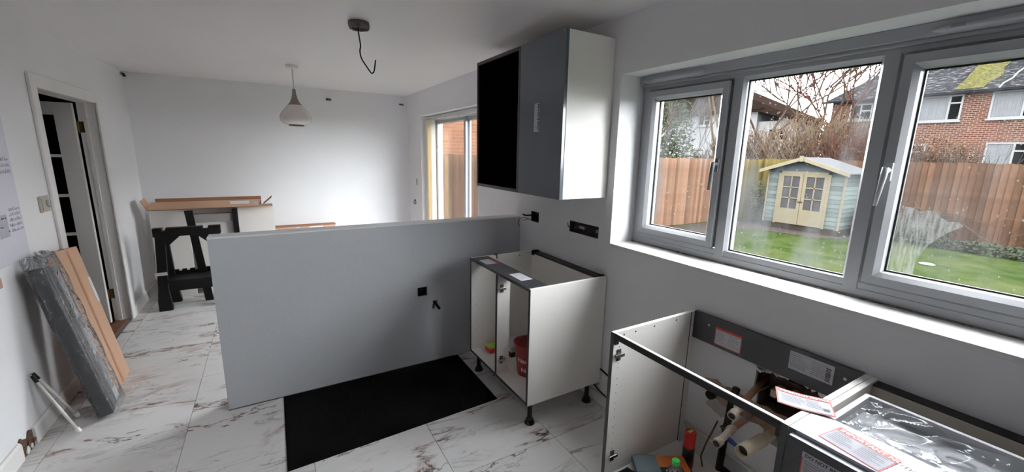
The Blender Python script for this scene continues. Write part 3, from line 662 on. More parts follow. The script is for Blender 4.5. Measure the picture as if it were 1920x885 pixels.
build(sheet(0.118, 0.134, 0.02, 0.034, 0.0020), 'printed_block', ink_m, ns)
ln = MB()
for i in range(5):
    s_ = sheet(0.012, 0.012+0.05+0.02*R.random(), 0.062-0.009*i, 0.0635-0.009*i, 0.0018); ln.add(s_.v, s_.f)
    s_ = sheet(0.078, 0.078+0.03+0.02*R.random(), 0.062-0.009*i, 0.0635-0.009*i, 0.0018); ln.add(s_.v, s_.f)
build(ln, 'printed_lines', ink_m, ns)
tm = text_mb('IMPORTANT NOTICE', 0.0135, (0,0,0), (1,0,0), (0,1,0), bold=0.0004, wrap=lambda tx, ty: Vector((tx+0.012, ty+0.081, 0)))
tm.v = [Vector((*(A+uu*v.x+vv*v.y).xy, zt+0.0052+0.016*abs(v.x/0.145-0.5)**1.5*(1 if v.x < 0.07 else 0.5))) for v in tm.v]
build(tm, 'lettering', white_ink_m, ns)
# crumpled clear wrap over the open drawer
fw = MB(); nx, ny = 46, 70
for i in range(nx+1):
    for j in range(ny+1):
        x = 1.345+0.262*i/nx; y = da+0.055+(db-da-0.108)*j/ny
        n1 = mnoise.noise(Vector((x*7, y*7, 0.3))); n2 = min(abs(mnoise.noise(Vector((x*17+y*9, y*5-x*3, 1.7)))), abs(mnoise.noise(Vector((x*6, y*13, 7.7)))))*1.6; n3 = mnoise.noise(Vector((x*60, y*60, 5)))
        fw.v.append(Vector((x+0.008*n1, y+0.008*n2, zt-0.026+0.010*n1+0.040*(0.35-n2)+0.0015*n3)))
for i in range(nx):
    for j in range(ny):
        q = i*(ny+1)+j; fw.f.append((q, q+ny+1, q+ny+2, q+1))
build(fw, 'plastic_wrap', sheet_m, None, 'crumpled clear plastic wrap over the open drawer beside the window wall', 'plastic wrap', smooth=True)

# ---------------------------------------------------------------- plumbing behind the sink cabinet
build(MB().box(W+0.105, W+0.1085, 0.598, 0.868, 0.515, 0.735), 'cavity_lining', rubble_m, wall_right)
lin = MB()
for (a0, a1, c0, c1) in ((0.60, 0.866, 0.60, 0.712), (0.64, 0.85, 0.545, 0.60)):
    lin.box(W+0.012, W+0.108, a0+0.0005, a0+0.006, c0, c1).box(W+0.012, W+0.108, a1-0.006, a1-0.0005, c0, c1)
lin.box(W+0.012, W+0.108, 0.60, 0.866, 0.706, 0.7115).box(W+0.012, W+0.108, 0.64, 0.85, 0.5455, 0.551)
build(lin, 'cavity_edges', rubble_m, wall_right)
mb = MB()
for i in range(16):   # ragged plaster edge of the cavity
    y = 0.61+0.25*i/15+0.006*R.uniform(-1, 1); s_ = R.uniform(0.008, 0.02); z = 0.735-0.02*abs(i-6)/9
    mb.prism([(W-0.004, y-s_, z+0.008), (W-0.004, y+s_, z+0.01), (W-0.004, y+s_*0.6, z-0.012*R.random()), (W-0.004, y-s_*0.5, z-0.016*R.random())], (0.006, 0, 0))
build(mb, 'plaster_crumbs', wall_m, wall_right)
def blotch(cy, cz, ry, rz, n, seed, th=0.003, x=W):
    r_ = random.Random(seed); pts = []
    for i in range(n):
        a = 2*math.pi*i/n; k = 0.75+0.45*r_.random(); pts.append((x-th, cy+ry*k*math.cos(a), cz+rz*k*math.sin(a)))
    return MB().prism(pts, (th-0.0003, 0, 0))
build(blotch(0.985, 0.515, 0.115, 0.05, 26, 5), 'plaster_stain', stain_m, wall_right); build(blotch(0.78, 0.505, 0.17, 0.055, 30, 6, 0.0035), 'plaster_stain', stain_m, wall_right)
build(blotch(1.01, 0.44, 0.06, 0.045, 20, 9, 0.0025), 'plaster_stain', M('grey_filler', (176, 170, 164), 0.9, var=0.12), wall_right)
for y, z in ((0.80, 0.615), (0.74, 0.625)):
    o = build(MB().box(W+0.03, W+0.104, y-0.012, y+0.012, z-0.016, z+0.016).tube([(W+0.03, y, z+0.004), (W+0.027, y, z+0.004)], 0.004, 8), 'pipe_clip', M('yellowed_plastic_clip', (190, 176, 140), 0.5), None,
              'yellowed pipe clip in the wall cavity, '+('left one' if y > 0.77 else 'right one'), 'clip', 'cavity clips', bevel=0.003)
def valve(label, root, mid, end, lever):
    d = (Vector(end)-Vector(root)).normalized()
    t = thing('pipe_with_valve', label, 'pipe', root, 'capped pipes')
    build(MB().tube([root, mid], 0.013, 12), 'pipe', copper_m, t, smooth=True)
    vm = M('dirty_white_valve', (176, 160, 146), 0.5, var=0.35, scale=40)
    e = Vector(end); mm_ = Vector(mid)
    build(MB().tube([mm_-d*0.012, mm_, mm_+d*0.001, mm_+d*0.02, mm_+d*0.021, e-d*0.03, e-d*0.029, e], [0.0145, 0.015, 0.019, 0.019, 0.0140, 0.0140, 0.0185, 0.0185], 14), 'valve_body', vm, t)
    build(MB().tube([e, e+d*0.0015], 0.0135, 14), 'open_bore', black_ink_m, t)
    if lever:
        q = mm_+d*0.05; bm_ = M('blue_lever', (40, 52, 130), 0.4)
        build(MB().prism([q+Vector((0, -0.012, -0.004)), q+Vector((0, -0.05, -0.020)), q+Vector((0, -0.05, -0.032)), q+Vector((0, -0.012, -0.026))], (0.012, 0, 0)), 'lever', bm_, t, bevel=0.002)
        k = Vector(root)+(mm_-Vector(root))*0.62; build(MB().tube([k-d*0.008, k+d*0.008], 0.0145, 12), 'blue_tape', M('blue_tape', (96, 128, 170), 0.6), t)
valve('upper copper pipe with white end valve sticking out of the cavity', (W+0.09, 0.862, 0.645), (1.60, 0.826, 0.606), (1.52, 0.812, 0.592), False)
valve('lower copper pipe with white valve and blue lever under the sink', (W+0.09, 0.852, 0.512), (1.585, 0.838, 0.494), (1.47, 0.831, 0.473), True)
wp = thing('waste_pipe', 'fat beige waste pipe poking out of the wall under the sink', 'pipe', (W+0.15, 0.772, 0.437))
pa, pb = Vector((W+0.15, 0.778, 0.430)), Vector((1.45, 0.742, 0.492)); dd = (pb-pa).normalized()
pb = pa+dd*0.42; pc = pa+dd*0.24
build(MB().tube([pa, pc], 0.0205, 20), 'pipe', waste_m, wp, smooth=True)
o_ = len([0]); mb = MB().tube([pc-dd*0.005, pc, pb], [0.021, 0.024, 0.024], 22, caps=False); build(mb, 'socket_end', waste_m, wp, smooth=True, solid=0.003)
build(MB().tube([pb-dd*0.03, pb-dd*0.029], 0.0225, 20), 'dark_bore', black_ink_m, wp)
bp_ = thing('black_pipe', 'black vertical waste hose with brown flex beside the sink valves', 'pipe', (1.714, 0.93, 0.17))
build(MB().tube([(1.72, 0.915, 0.60), (1.716, 0.924, 0.53), (1.714, 0.935, 0.35), (1.712, 0.94, 0.17)], 0.016, 12), 'hose', black_m, bp_, smooth=True)
build(MB().tube([(1.700, 0.952, 0.395), (1.698, 0.905, 0.385)], 0.006, 8).lathe([(0.018, -0.008), (0.019, -0.008), (0.019, 0.008), (0.018, 0.008)], (1.713, 0.933, 0.388), 14), 'hose_clip', dsteel_m, bp_)
build(MB().tube([(1.70, 0.968, 0.41), (1.68, 0.975, 0.36), (1.66, 0.985, 0.30), (1.655, 1.0, 0.22), (1.66, 0.99, 0.17)], 0.004, 8), 'flex', M('brown_flex', (104, 74, 44), 0.5), bp_, smooth=True)
build(MB().tube([(1.72, 0.95, 0.175), (1.718, 0.90, 0.172), (1.70, 0.86, 0.185), (1.69, 0.80, 0.20)], 0.018, 10), 'trap', black_m, bp_, smooth=True)
build(MB().tube([(W-0.012, 1.170, 0.262), (W-0.012, 0.90, 0.240), (W-0.012, 0.51, 0.215)], 0.0065, 10), 'supply_pipe', pipe_m, None, 'thin pale supply pipe running low along the wall behind the sink cabinet', 'pipe', smooth=True)
build(MB().lathe([(0.0, 0), (0.016, 0.002), (0.022, 0.008), (0.022, 0.028), (0.014, 0.034), (0.0, 0.035)], (W-0.036, 1.045, 0.488), 10, 'x'), 'blanking_plug', black_m, None, 'black rubber plug stuck to the stained plaster under the rail', 'plug')

# ---------------------------------------------------------------- clutter on the sink cabinet floor
can = thing('spray_can', 'spray can with red cap and black body on the sink cabinet floor', 'can', (1.60, 1.03, ZS))
c_ = (1.60, 1.03, ZS)
build(MB().lathe([(0, 0), (0.026, 0), (0.027, 0.004), (0.027, 0.10), (0.024, 0.108), (0, 0.108)], c_, 24), 'body', M('black_can_print', (24, 20, 20), 0.3, var=0.4, scale=20), can, smooth=False)
build(MB().lathe([(0.0272, 0.012), (0.0274, 0.012), (0.0274, 0.040), (0.0272, 0.040)], c_, 24), 'red_band', M('deep_red_print', (120, 20, 22), 0.35), can)
build(MB().lathe([(0.0265, 0.108), (0.0265, 0.175), (0.024, 0.183), (0, 0.184)], c_, 24), 'cap', M('red_cap', (170, 30, 32), 0.35), can, smooth=False)
build(MB().box(c_[0]-0.014, c_[0]+0.014, c_[1]-0.006, c_[1]+0.006, ZS+0.183, ZS+0.1852), 'green_tab', M('lime_green', (150, 210, 60), 0.5), can)
tb = thing('tool_tray', 'orange and black tool tray by the far panel of the sink cabinet', 'tray', (1.46, 1.05, ZS))
rot = Matrix.Translation((1.455, 1.045, ZS)) @ Matrix.Rotation(math.radians(-32), 4, 'Z')
build(MB().box(-0.12, 0.12, -0.075, 0.075, 0, 0.045).xf(rot), 'tray', black_m, tb, bevel=0.006)
org_m = M('orange_plastic', (196, 108, 48), 0.5, var=0.15)
build(MB().box(-0.108, 0.108, -0.063, 0.063, 0.045, 0.052).xf(rot), 'orange_insert', org_m, tb, bevel=0.002)
lab = build(MB().box(-0.05, 0.075, -0.062, -0.015, 0.052, 0.054).xf(rot), 'black_label', black_ink_m, tb)
tx = text_mb('OLO', 0.030, (0, 0, 0), (1, 0, 0), (0, 1, 0), bold=0.0008)
tx.v = [Vector((0.058-v.x, -0.028-v.y, 0.0546)) for v in tx.v]; build(tx.xf(rot), 'lettering', white_ink_m, lab)
gb = thing('grey_case', 'blue-grey flat plastic case leaning on the orange tool tray', 'case', (1.36, 1.08, ZS+0.05))
rot = Matrix.Translation((1.365, 1.075, ZS+0.0535)) @ Matrix.Rotation(math.radians(-30), 4, 'Z') @ Matrix.Rotation(math.radians(8), 4, 'X')
build(MB().box(-0.055, 0.055, -0.045, 0.045, 0.0, 0.028).xf(rot), 'case', M('slate_plastic', (84, 98, 104), 0.5), gb, bevel=0.004)
build(MB().box(-0.0545, 0.0545, -0.0455, 0.0455, 0.006, 0.009).xf(rot), 'lid_seam', black_m, gb)
bo = thing('water_bottle', 'clear plastic bottle with bright green cap in the sink cabinet', 'bottle', (1.365, 0.955, ZS))
b_ = (1.405, 0.955, ZS)
build(MB().lathe([(0, 0.0), (0.028, 0.0), (0.031, 0.006), (0.031, 0.05), (0.029, 0.055), (0.031, 0.06), (0.031, 0.11), (0.024, 0.13), (0.013, 0.142), (0.013, 0.15)], b_, 24), 'bottle', film_m, bo, smooth=True)
build(MB().lathe([(0.0155, 0.145), (0.0165, 0.147), (0.0165, 0.163), (0.0145, 0.166), (0, 0.166)], b_, 24), 'cap', M('green_cap', (40, 176, 74), 0.4), bo)
pm = MB(); n = 14
for i in range(n+1):
    for j in range(n+1):
        u_, v_ = i/n*2-1, j/n*2-1; r_ = max(abs(u_), abs(v_)); h_ = 0.045*(1-r_**3)*(0.8+0.4*mnoise.noise(Vector((u_*2, v_*2, 4))))
        pm.v.append(Vector((1.285+0.06*u_+0.01*mnoise.noise(Vector((v_*2, 1, 0))), 1.085+0.075*v_, ZS+0.001+h_)))
for i in range(n):
    for j in range(n):
        q = i*(n+1)+j; pm.f.append((q, q+n+1, q+n+2, q+1))
build(pm, 'black_cloth', M('black_fabric', (14, 13, 13), 0.9, bump=0.5, bscale=90), None, 'crumpled black cloth lying at the front of the sink cabinet', 'cloth', smooth=True)
sc = thing('screwdriver', 'orange handled screwdriver beside the crumpled black cloth', 'screwdriver', (1.27, 1.0, ZS))
build(MB().tube([(1.245, 1.005, ZS+0.016), (1.26, 1.0, ZS+0.016), (1.32, 0.98, ZS+0.016), (1.33, 0.977, ZS+0.016)], [0.011, 0.0155, 0.0145, 0.008], 10), 'handle', org_m, sc)
build(MB().tube([(1.33, 0.977, ZS+0.016), (1.40, 0.885, ZS+0.006)], 0.003, 8), 'shaft', steel_m, sc)
bg_ = MB(); n = 16
for i in range(n+1):
    for j in range(n+1):
        u_, v_ = i/n*2-1, j/n*2-1; r_ = max(abs(u_), abs(v_)); h_ = 0.05*(1-r_**2)*(0.7+0.9*mnoise.noise(Vector((u_*3, v_*3, 8))))
        bg_.v.append(Vector((1.60+0.06*u_, 0.86+0.07*v_, ZS+0.001+max(0, h_))))
for i in range(n):
    for j in range(n):
        q = i*(n+1)+j; bg_.f.append((q, q+n+1, q+n+2, q+1))
build(bg_, 'clear_bag', film_m, None, 'crumpled clear plastic bag under the fat waste pipe', 'bag', smooth=True)
# ---------------------------------------------------------------- sockets, wires and fixings
def wire(pts, r, n=6):
    # Catmull-Rom smoothing
    P = [Vector(p) for p in pts]; out = []
    for i in range(len(P)-1):
        a = P[max(i-1, 0)]; b = P[i]; c = P[i+1]; d = P[min(i+2, len(P)-1)]
        for k in range(6):
            t = k/6; out.append(0.5*((2*b)+(c-a)*t+(2*a-5*b+4*c-d)*t*t+(3*b-a-3*c+d)*t**3))
    out.append(P[-1]); return MB().tube(out, r, n)
def back_box(label, axis, lo, hi, z0, z1, d0, out):
    """open metal back box set into a wall recess"""
    t = thing('socket_back_box', label, 'socket box', ((d0, (lo+hi)/2, z0) if axis == 'x' else ((lo+hi)/2, d0, z0)), 'open socket boxes')
    mb = MB(); e = 0.003
    def bx(u0, u1, a, b, w0, w1):
        if axis == 'x': mb.box(min(d0+out*w0, d0+out*w1), max(d0+out*w0, d0+out*w1), u0, u1, a, b)
        else: mb.box(u0, u1, min(d0+out*w0, d0+out*w1), max(d0+out*w0, d0+out*w1), a, b)
    bx(lo, hi, z0, z1, 0.038, 0.042); bx(lo, lo+e, z0, z1, -0.001, 0.038); bx(hi-e, hi, z0, z1, -0.001, 0.038); bx(lo, hi, z0, z0+e, -0.001, 0.038); bx(lo, hi, z1-e, z1, -0.001, 0.038)
    build(mb, 'box', M('shade_black_steel', (14, 13, 13), 0.6, 0.2, var=0.3, scale=40), t)  # box coloured black to put the recess shade into it
    return t
s1 = back_box('single open socket box with loose wires beside the partition top', 'x', 2.584, 2.688, 1.085, 1.163, W, 1)
build(wire([(W+0.03, 2.66, 1.135), (W-0.01, 2.70, 1.128), (W-0.03, 2.735, 1.125), (W-0.035, 2.755, 1.130)], 0.0065), 'cable', black_m, s1, smooth=True)
build(wire([(W+0.03, 2.66, 1.10), (W-0.012, 2.70, 1.098), (W-0.03, 2.745, 1.105), (W-0.045, 2.79, 1.085), (W-0.05, 2.80, 1.05), (W-0.045, 2.785, 1.03)], 0.0022), 'cable', black_m, s1, smooth=True)
build(wire([(W+0.03, 2.66, 1.10), (W-0.012, 2.70, 1.095), (W-0.03, 2.74, 1.088), (W-0.035, 2.775, 1.075)], 0.0022), 'cable', brass_m, s1, smooth=True)
s2_ = back_box('wide double open socket box packed with wiring under the slate wall cabinet', 'x', 1.914, 2.203, 1.087, 1.160, W, 1)
for i in range(6):
    y = 1.94+0.045*i
    build(wire([(W+0.037, y, 1.10+0.04*R.random()), (W+0.015+0.01*R.random(), y+0.03, 1.13), (W+0.02, y+0.05, 1.105), (W+0.037, y+0.02, 1.14)], 0.0025), 'cable', [black_m, dsteel_m, M('red_wire', (92, 26, 20), 0.5), black_m, dsteel_m, black_m][i], s2_, smooth=True)
for y in (2.105, 2.08, 1.935):
    build(MB().box(W+0.012, W+0.03, y-0.014, y+0.014, 1.118, 1.136), 'connector', M('pale_connector', (150, 148, 144), 0.5), s2_, bevel=0.002)
build(wire([(W+0.01, 2.196, 1.10), (W-0.006, 2.21, 1.12), (W-0.008, 2.215, 1.145)], 0.003), 'cable', black_m, s2_)
back_box('square open socket box in the face of the grey partition', 'y', 0.886, 0.954, 0.547, 0.611, YH, 1)
ps = thing('pipe_stub', 'black pipe stub poking out of a small hole in the partition', 'pipe', (1.02, YH, 0.46))
build(MB().tube([(1.018, YH+0.058, 0.474), (1.020, YH+0.01, 0.472), (1.026, YH-0.04, 0.455), (1.030, YH-0.06, 0.445)], [0.0095, 0.0095, 0.0095, 0.010], 10), 'stub', black_m, ps, smooth=True)
build(MB().box(1.0005, 1.0355, YH+0.055, YH+0.0595, 0.4565, 0.4915), 'hole_shade_plate', black_m, ps)  # added black plate stands in for the shade inside the hole
build(wire([(1.005, YH+0.04, 0.47), (1.0, YH-0.012, 0.455), (0.994, YH-0.014, 0.440)], 0.0045), 'cable', black_m, ps)
# cable and pipe behind the doorless cabinet
build(wire([(W-0.012, 1.80, 0.247), (W-0.012, 1.775, 0.243), (W-0.012, 1.73, 0.234), (W-0.014, 1.60, 0.225), (W-0.014, 1.25, 0.22)], 0.006), 'wall_cable', black_m, None, 'black cable on the wall between the doorless cabinet and the sink cabinet', 'cable', smooth=True)
build(wire([(W-0.02, 1.90, 0.15), (W-0.018, 1.83, 0.112), (W-0.018, 1.75, 0.092), (W-0.018, 1.60, 0.085), (W-0.018, 1.22, 0.082)], 0.005), 'floor_cable', black_m, None, 'black cable sagging to the floor behind the doorless cabinet', 'cable', smooth=True)
# fixings on the back wall
for x, z, lb in ((0.748, 2.239, 'small dark curtain bracket high on the back wall, right of the pendant lamp'), (1.685, 2.242, 'small dark curtain bracket high on the back wall beside the patio corner')):
    t = thing('wall_bracket', lb, 'bracket', (x, YB, z), 'curtain brackets')
    build(MB().box(x-0.03, x+0.03, YB-0.006, YB, z-0.012, z+0.012), 'plate', M('bracket_grey', (150, 146, 144), 0.5), t)
    build(MB().box(x-0.028, x-0.004, YB-0.03, YB-0.005, z-0.012, z-0.002).box(x+0.004, x+0.03, YB-0.03, YB-0.005, z-0.014, z-0.004), 'hooks', black_m, t)
t = thing('wall_bracket', 'small metal bracket in the top corner above the left doorway wall', 'bracket', (XL, YB-0.06, 2.33), 'curtain brackets')
build(MB().box(XL, XL+0.01, YB-0.10, YB-0.02, 2.315, 2.345), 'plate', M('bracket_grey', (150, 146, 144), 0.5), t); build(MB().box(XL+0.008, XL+0.03, YB-0.06, YB-0.03, 2.305, 2.325).box(XL+0.008, XL+0.03, YB-0.09, YB-0.08, 2.318, 2.335), 'hooks', black_m, t)
hk = thing('wire_hook', 'thin bent wire hook on the wall left of the patio doors', 'hook', (W, 5.62, 0.9))
build(wire([(W-0.002, 5.68, 0.93), (W-0.03, 5.66, 0.905), (W-0.04, 5.58, 0.885), (W-0.05, 5.50, 0.91), (W-0.05, 5.52, 0.95)], 0.005), 'wire', black_m, hk, smooth=True)
build(MB().lathe([(0.0, 0), (0.012, 0), (0.012, 0.008), (0.0, 0.009)], (W-0.009, 5.68, 0.93), 10, 'x'), 'cap', black_m, hk)
build(MB().box(W-0.008, W, 5.565, 5.61, 1.15, 1.235).box(W-0.011, W-0.008, 5.58, 5.595, 1.18, 1.21), 'wall_switch', upvc_m, None, 'small white wall plate above the wire hook by the patio doors', 'switch', bevel=0.002)
ls = thing('light_switch', 'beige light switch plate with bare metal mount beside the doorway', 'switch', (XL, 3.66, 1.19))
build(MB().box(XL, XL+0.012, 3.603, 3.722, 1.19, 1.287), 'plate', M('beige_switch_plate', (172, 164, 150), 0.5, var=0.1, scale=20), ls, bevel=0.003)
build(MB().box(XL+0.011, XL+0.016, 3.615, 3.63, 1.20, 1.275), 'pale_edge', upvc_m, ls)
build(MB().prism([(XL+0.012, 3.665, 1.23), (XL+0.012, 3.69, 1.215), (XL+0.012, 3.697, 1.225), (XL+0.012, 3.667, 1.262)], (0.01, 0, 0)), 'rocker', upvc_m, ls)
# sheet of plans taped to the left wall
pl = thing('plan_sheet', 'pale lilac paper with pen sketches taped to the left wall', 'paper', (XL, 3.0, 0.97))
build(MB().box(XL+0.0005, XL+0.0018, 2.55, 3.385, 0.97, 1.85), 'sheet', lilac_m, pl)
def scribble(y0, y1, z0, z1, n, seed, mat, th=0.003):
    r_ = random.Random(seed); mb = MB()
    for i in range(n):
        z = z1-(z1-z0)*(i+0.5)/n; y = y0+0.1*(y1-y0)*r_.random()
        while y < y1:
            w_ = r_.uniform(0.004, 0.012); h_ = r_.uniform(0.3, 1.0)*(z1-z0)/n*0.7
            mb.prism([(XL+0.0019, y, z), (XL+0.0019, y+th, z), (XL+0.0019, y+w_*0.5, z+h_), (XL+0.0019, y+w_*0.5-th, z+h_)], (0.0003, 0, 0)); y += w_
    return mb
pen = M('pen_ink', (110, 108, 120), 0.7)
build(scribble(3.25, 3.36, 1.43, 1.53, 3, 1, pen), 'handwriting', pen, pl); build(scribble(3.24, 3.372, 1.12, 1.26, 5, 2, pen), 'handwriting', pen, pl)
build(scribble(3.05, 3.12, 1.5, 1.7, 5, 3, pen), 'handwriting', pen, pl)
build(MB().box(XL+0.0018, XL+0.0024, 3.13, 3.225, 1.115, 1.235), 'sketch_block', M('grey_wash', (178, 178, 188), 0.8, var=0.1, scale=40), pl)
mb = MB()
for i in range(7):
    y, z = 3.14+0.08*R.random(), 1.125+0.1*R.random(); mb.box(XL+0.0024, XL+0.0028, y, y+0.012, z, z+0.006)
build(mb, 'sketch_dots', black_ink_m, pl)
build(MB().box(XL+0.0005, XL+0.004, 2.985, 3.045, 0.88, 0.93), 'wall_tag', card_m, None, 'small brown cardboard tag on the left wall at the photo edge', 'tag')

# ---------------------------------------------------------------- ceiling fixtures
pd = thing('pendant_lamp', 'onion shaped white glass pendant lamp hanging from the far ceiling', 'lamp', (0.27, 4.51, 1.815))
pc_ = (0.27, 4.51, 0)
build(MB().lathe([(0, ZC-0.03), (0.04, ZC-0.03), (0.052, ZC-0.026), (0.054, ZC-0.001), (0, ZC-0.001)], pc_, 28), 'ceiling_rose', trim_m, pd)
build(MB().tube([(0.27, 4.51, ZC-0.03), (0.27, 4.51, 2.14)], 0.0045, 8), 'cord', M('pale_cord', (190, 186, 182), 0.6), pd)
build(MB().lathe([(0, 2.152), (0.012, 2.152), (0.014, 2.145), (0.017, 2.11), (0.026, 2.07), (0.043, 2.03), (0.062, 2.008), (0.060, 2.006)], pc_, 32), 'neck', M('grey_brown_ash', (136, 124, 116), 0.5, var=0.06), pd, smooth=True)
build(MB().lathe([(0.061, 2.007), (0.088, 1.975), (0.118, 1.94), (0.135, 1.905), (0.137, 1.88), (0.126, 1.852), (0.105, 1.837), (0.085, 1.830), (0.06, 1.828), (0.058, 1.832), (0.10, 1.846), (0.125, 1.88), (0.12, 1.92), (0.085, 1.965), (0.058, 2.0)], pc_, 40), 'shade', M('opal_glass', (222, 214, 210), 0.18, var=0.03), pd, smooth=True)
build(MB().lathe([(0.060, 1.818), (0.066, 1.818), (0.066, 1.829), (0.060, 1.829)], pc_, 32), 'lower_rim', M('rim_grey', (120, 110, 106), 0.4), pd)
cf = thing('ceiling_outlet', 'bare ceiling light outlet with ragged dark collar and hooked black cable', 'light fitting', (0.545, 2.79, 2.1))
mb = MB(); n = 28
rings = [(0.062, ZC-0.001), (0.064, ZC-0.016), (0.058, ZC-0.034), (0.052, ZC-0.042), (0.040, ZC-0.036), (0.034, ZC-0.02)]
for (r_, z_) in rings:
    for j in range(n):
        a = 2*math.pi*j/n; k = 1+0.10*mnoise.noise(Vector((math.cos(a)*2, math.sin(a)*2, z_*30)))
        mb.v.append(Vector((0.545+r_*k*math.cos(a), 2.785+r_*k*math.sin(a), z_+0.006*mnoise.noise(Vector((a*2, r_*40, 2))) if z_ < ZC-0.005 else z_)))
for i in range(len(rings)-1):
    for j in range(n): mb.f.append((i*n+j, i*n+(j+1) % n, (i+1)*n+(j+1) % n, (i+1)*n+j))
build(mb, 'collar', M('torn_plaster_collar', (96, 88, 84), 0.9, var=0.5, scale=30, bump=0.8, bscale=60), cf)
build(MB().lathe([(0.001, ZC-0.03), (0.036, ZC-0.028), (0.040, ZC-0.024)], (0.545, 2.785, 0), 20), 'dark_hole', black_ink_m, cf)
build(wire([(0.540, 2.785, ZC-0.03), (0.541, 2.79, 2.31), (0.551, 2.795, 2.235), (0.547, 2.80, 2.20), (0.555, 2.80, 2.158), (0.585, 2.80, 2.112), (0.606, 2.80, 2.084), (0.618, 2.80, 2.082), (0.628, 2.80, 2.10), (0.638, 2.80, 2.160)], 0.0042, 8), 'cable', black_m, cf, smooth=True)

# ---------------------------------------------------------------- floor mat
mt_ = MB().prism([(-0.036, 2.849, 0.0005), (1.196, 2.845, 0.0005), (1.190, 2.160, 0.0005), (-0.042, 2.114, 0.0005)], (0, 0, 0.004))
build(mt_, 'floor_mat', rubber_m, None, 'large black rubber mat on the tiles in front of the partition', 'mat', bevel=0.001)

# ---------------------------------------------------------------- things leaning on the left wall
def lean(bottom, top, across):
    """matrix: x = across, z = from bottom to top, y = away from the wall side"""
    z = (Vector(top)-Vector(bottom)); ln = z.length; z.normalize(); x = Vector(across); x = (x-z*x.dot(z)).normalized(); y = z.cross(x)
    m_ = Matrix((x, y, z)).transposed().to_4x4(); m_.translation = Vector(bottom); return m_, ln
mc, ln = lean((-0.985, 3.575, 0.0), (-1.165, 3.665, 0.945), (-0.02, 1, 0.0))
cb_ = thing('cardboard_box', 'long flat brown cardboard box leaning upright against the left wall', 'box', (-1.08, 3.6, 0))
# y axis of the lean frame points to the room or to the wall: keep the slab behind its front face
sgn = -1 if (mc.to_3x3() @ Vector((0, 1, 0))).x > 0 else 1
def sl(x0, x1, t0, t1, z0, z1): return MB().box(x0, x1, min(sgn*t0, sgn*t1), max(sgn*t0, sgn*t1), z0, z1).xf(mc)
wz = ln
body = build(sl(-0.175, 0.175, 0, 0.048, 0.0, wz), 'carton', card_m, cb_, bevel=0.003)
build(sl(-0.012, 0.02, -0.0006, 0.0, 0.0, wz*0.985), 'tape_seam', M('brown_tape', (160, 114, 82), 0.35), body)
build(sl(0.135, 0.1745, -0.001, 0.0, wz-0.40, wz-0.22), 'shipping_label', paper_m, body)
build(sl(-0.02, 0.01, 0.0, 0.03, wz, wz+0.004), 'torn_flap', carddark_m, body)
mp_, ln2 = lean((-0.962, 3.235, 0.0), (-1.150, 3.285, 0.935), (-0.06, 1, 0.0)); mc = mp_
wr = thing('wrapped_profiles', 'bundle of dark grey profiles in clear plastic leaning against the left wall', 'package', (-1.05, 3.25, 0))
dk = M('charcoal_profile', (30, 33, 37), 0.3, var=0.12); dk2 = M('grey_profile', (132, 136, 140), 0.35, var=0.08)
build(sl(-0.115, -0.045, -0.03, 0.03, 0.004, ln2-0.01), 'profile', dk, wr, bevel=0.004)
build(sl(-0.035, 0.025, -0.016, 0.03, 0.004, ln2-0.02), 'profile', dk, wr, bevel=0.004)
build(sl(0.037, 0.112, -0.02, 0.03, 0.004, ln2-0.03), 'profile', dk2, wr, bevel=0.004)
build(sl(-0.085, -0.079, -0.0312, -0.0301, 0.01, ln2-0.02), 'groove', M('groove_black', (6, 6, 7), 0.5), wr); build(sl(-0.066, -0.063, -0.0312, -0.0301, 0.01, ln2-0.02), 'groove', dk2, wr)
build(sl(0.050, 0.095, -0.0206, -0.02, ln2-0.36, ln2-0.08), 'paper_label', paper_m, wr); build(sl(0.055, 0.105, -0.0206, -0.02, 0.35, 0.52), 'paper_label', paper_m, wr); build(sl(0.04, 0.11, -0.0206, -0.02, 0.03, 0.10), 'paper_label', paper_m, wr)
mb = MB(); nn, kk = 44, 26
for i in range(kk+1):
    t = i/kk; z_ = 0.001+(ln2+0.05)*t
    for j in range(nn):
        a = 2*math.pi*j/nn; cx_, cy_ = math.cos(a), math.sin(a); k = 1/max(abs(cx_)**6+abs(cy_)**6, 1e-6)**(1/6)
        w_ = 0.008*mnoise.noise(Vector((cx_*3, cy_*3, z_*9)))+0.004*mnoise.noise(Vector((cx_*9, cy_*9, z_*22)))
        sh = 1.0 if t < 0.95 else 1-0.28*((t-0.95)/0.05)
        mb.v.append(Vector(((0.136+1.5*w_)*k*cx_*sh, (0.046+w_)*k*cy_, z_+0.012*mnoise.noise(Vector((a, 1, 3)))*t)))
for i in range(kk):
    for j in range(nn): mb.f.append((i*nn+j, i*nn+(j+1) % nn, (i+1)*nn+(j+1) % nn, (i+1)*nn+j))
build(mb.xf(mp_), 'plastic_sleeve', sleeve_m, wr, smooth=True)
tf = MB(); n = 12
for i in range(n+1):
    for j in range(n+1):
        u_, v_ = i/n, j/n; q = Vector((0.02+0.11*u_, 0.0, ln2+0.01+0.06*v_))+Vector((0.02*mnoise.noise(Vector((u_*4, v_*4, 0))), 0.035*mnoise.noise(Vector((u_*4, v_*4, 5))), 0.02*mnoise.noise(Vector((u_*5, 2, v_*3)))))
        tf.v.append(q)
for i in range(n):
    for j in range(n):
        q = i*(n+1)+j; tf.f.append((q, q+n+1, q+n+2, q+1))
build(tf.xf(mp_), 'gathered_end', sleeve_m, wr, smooth=True)
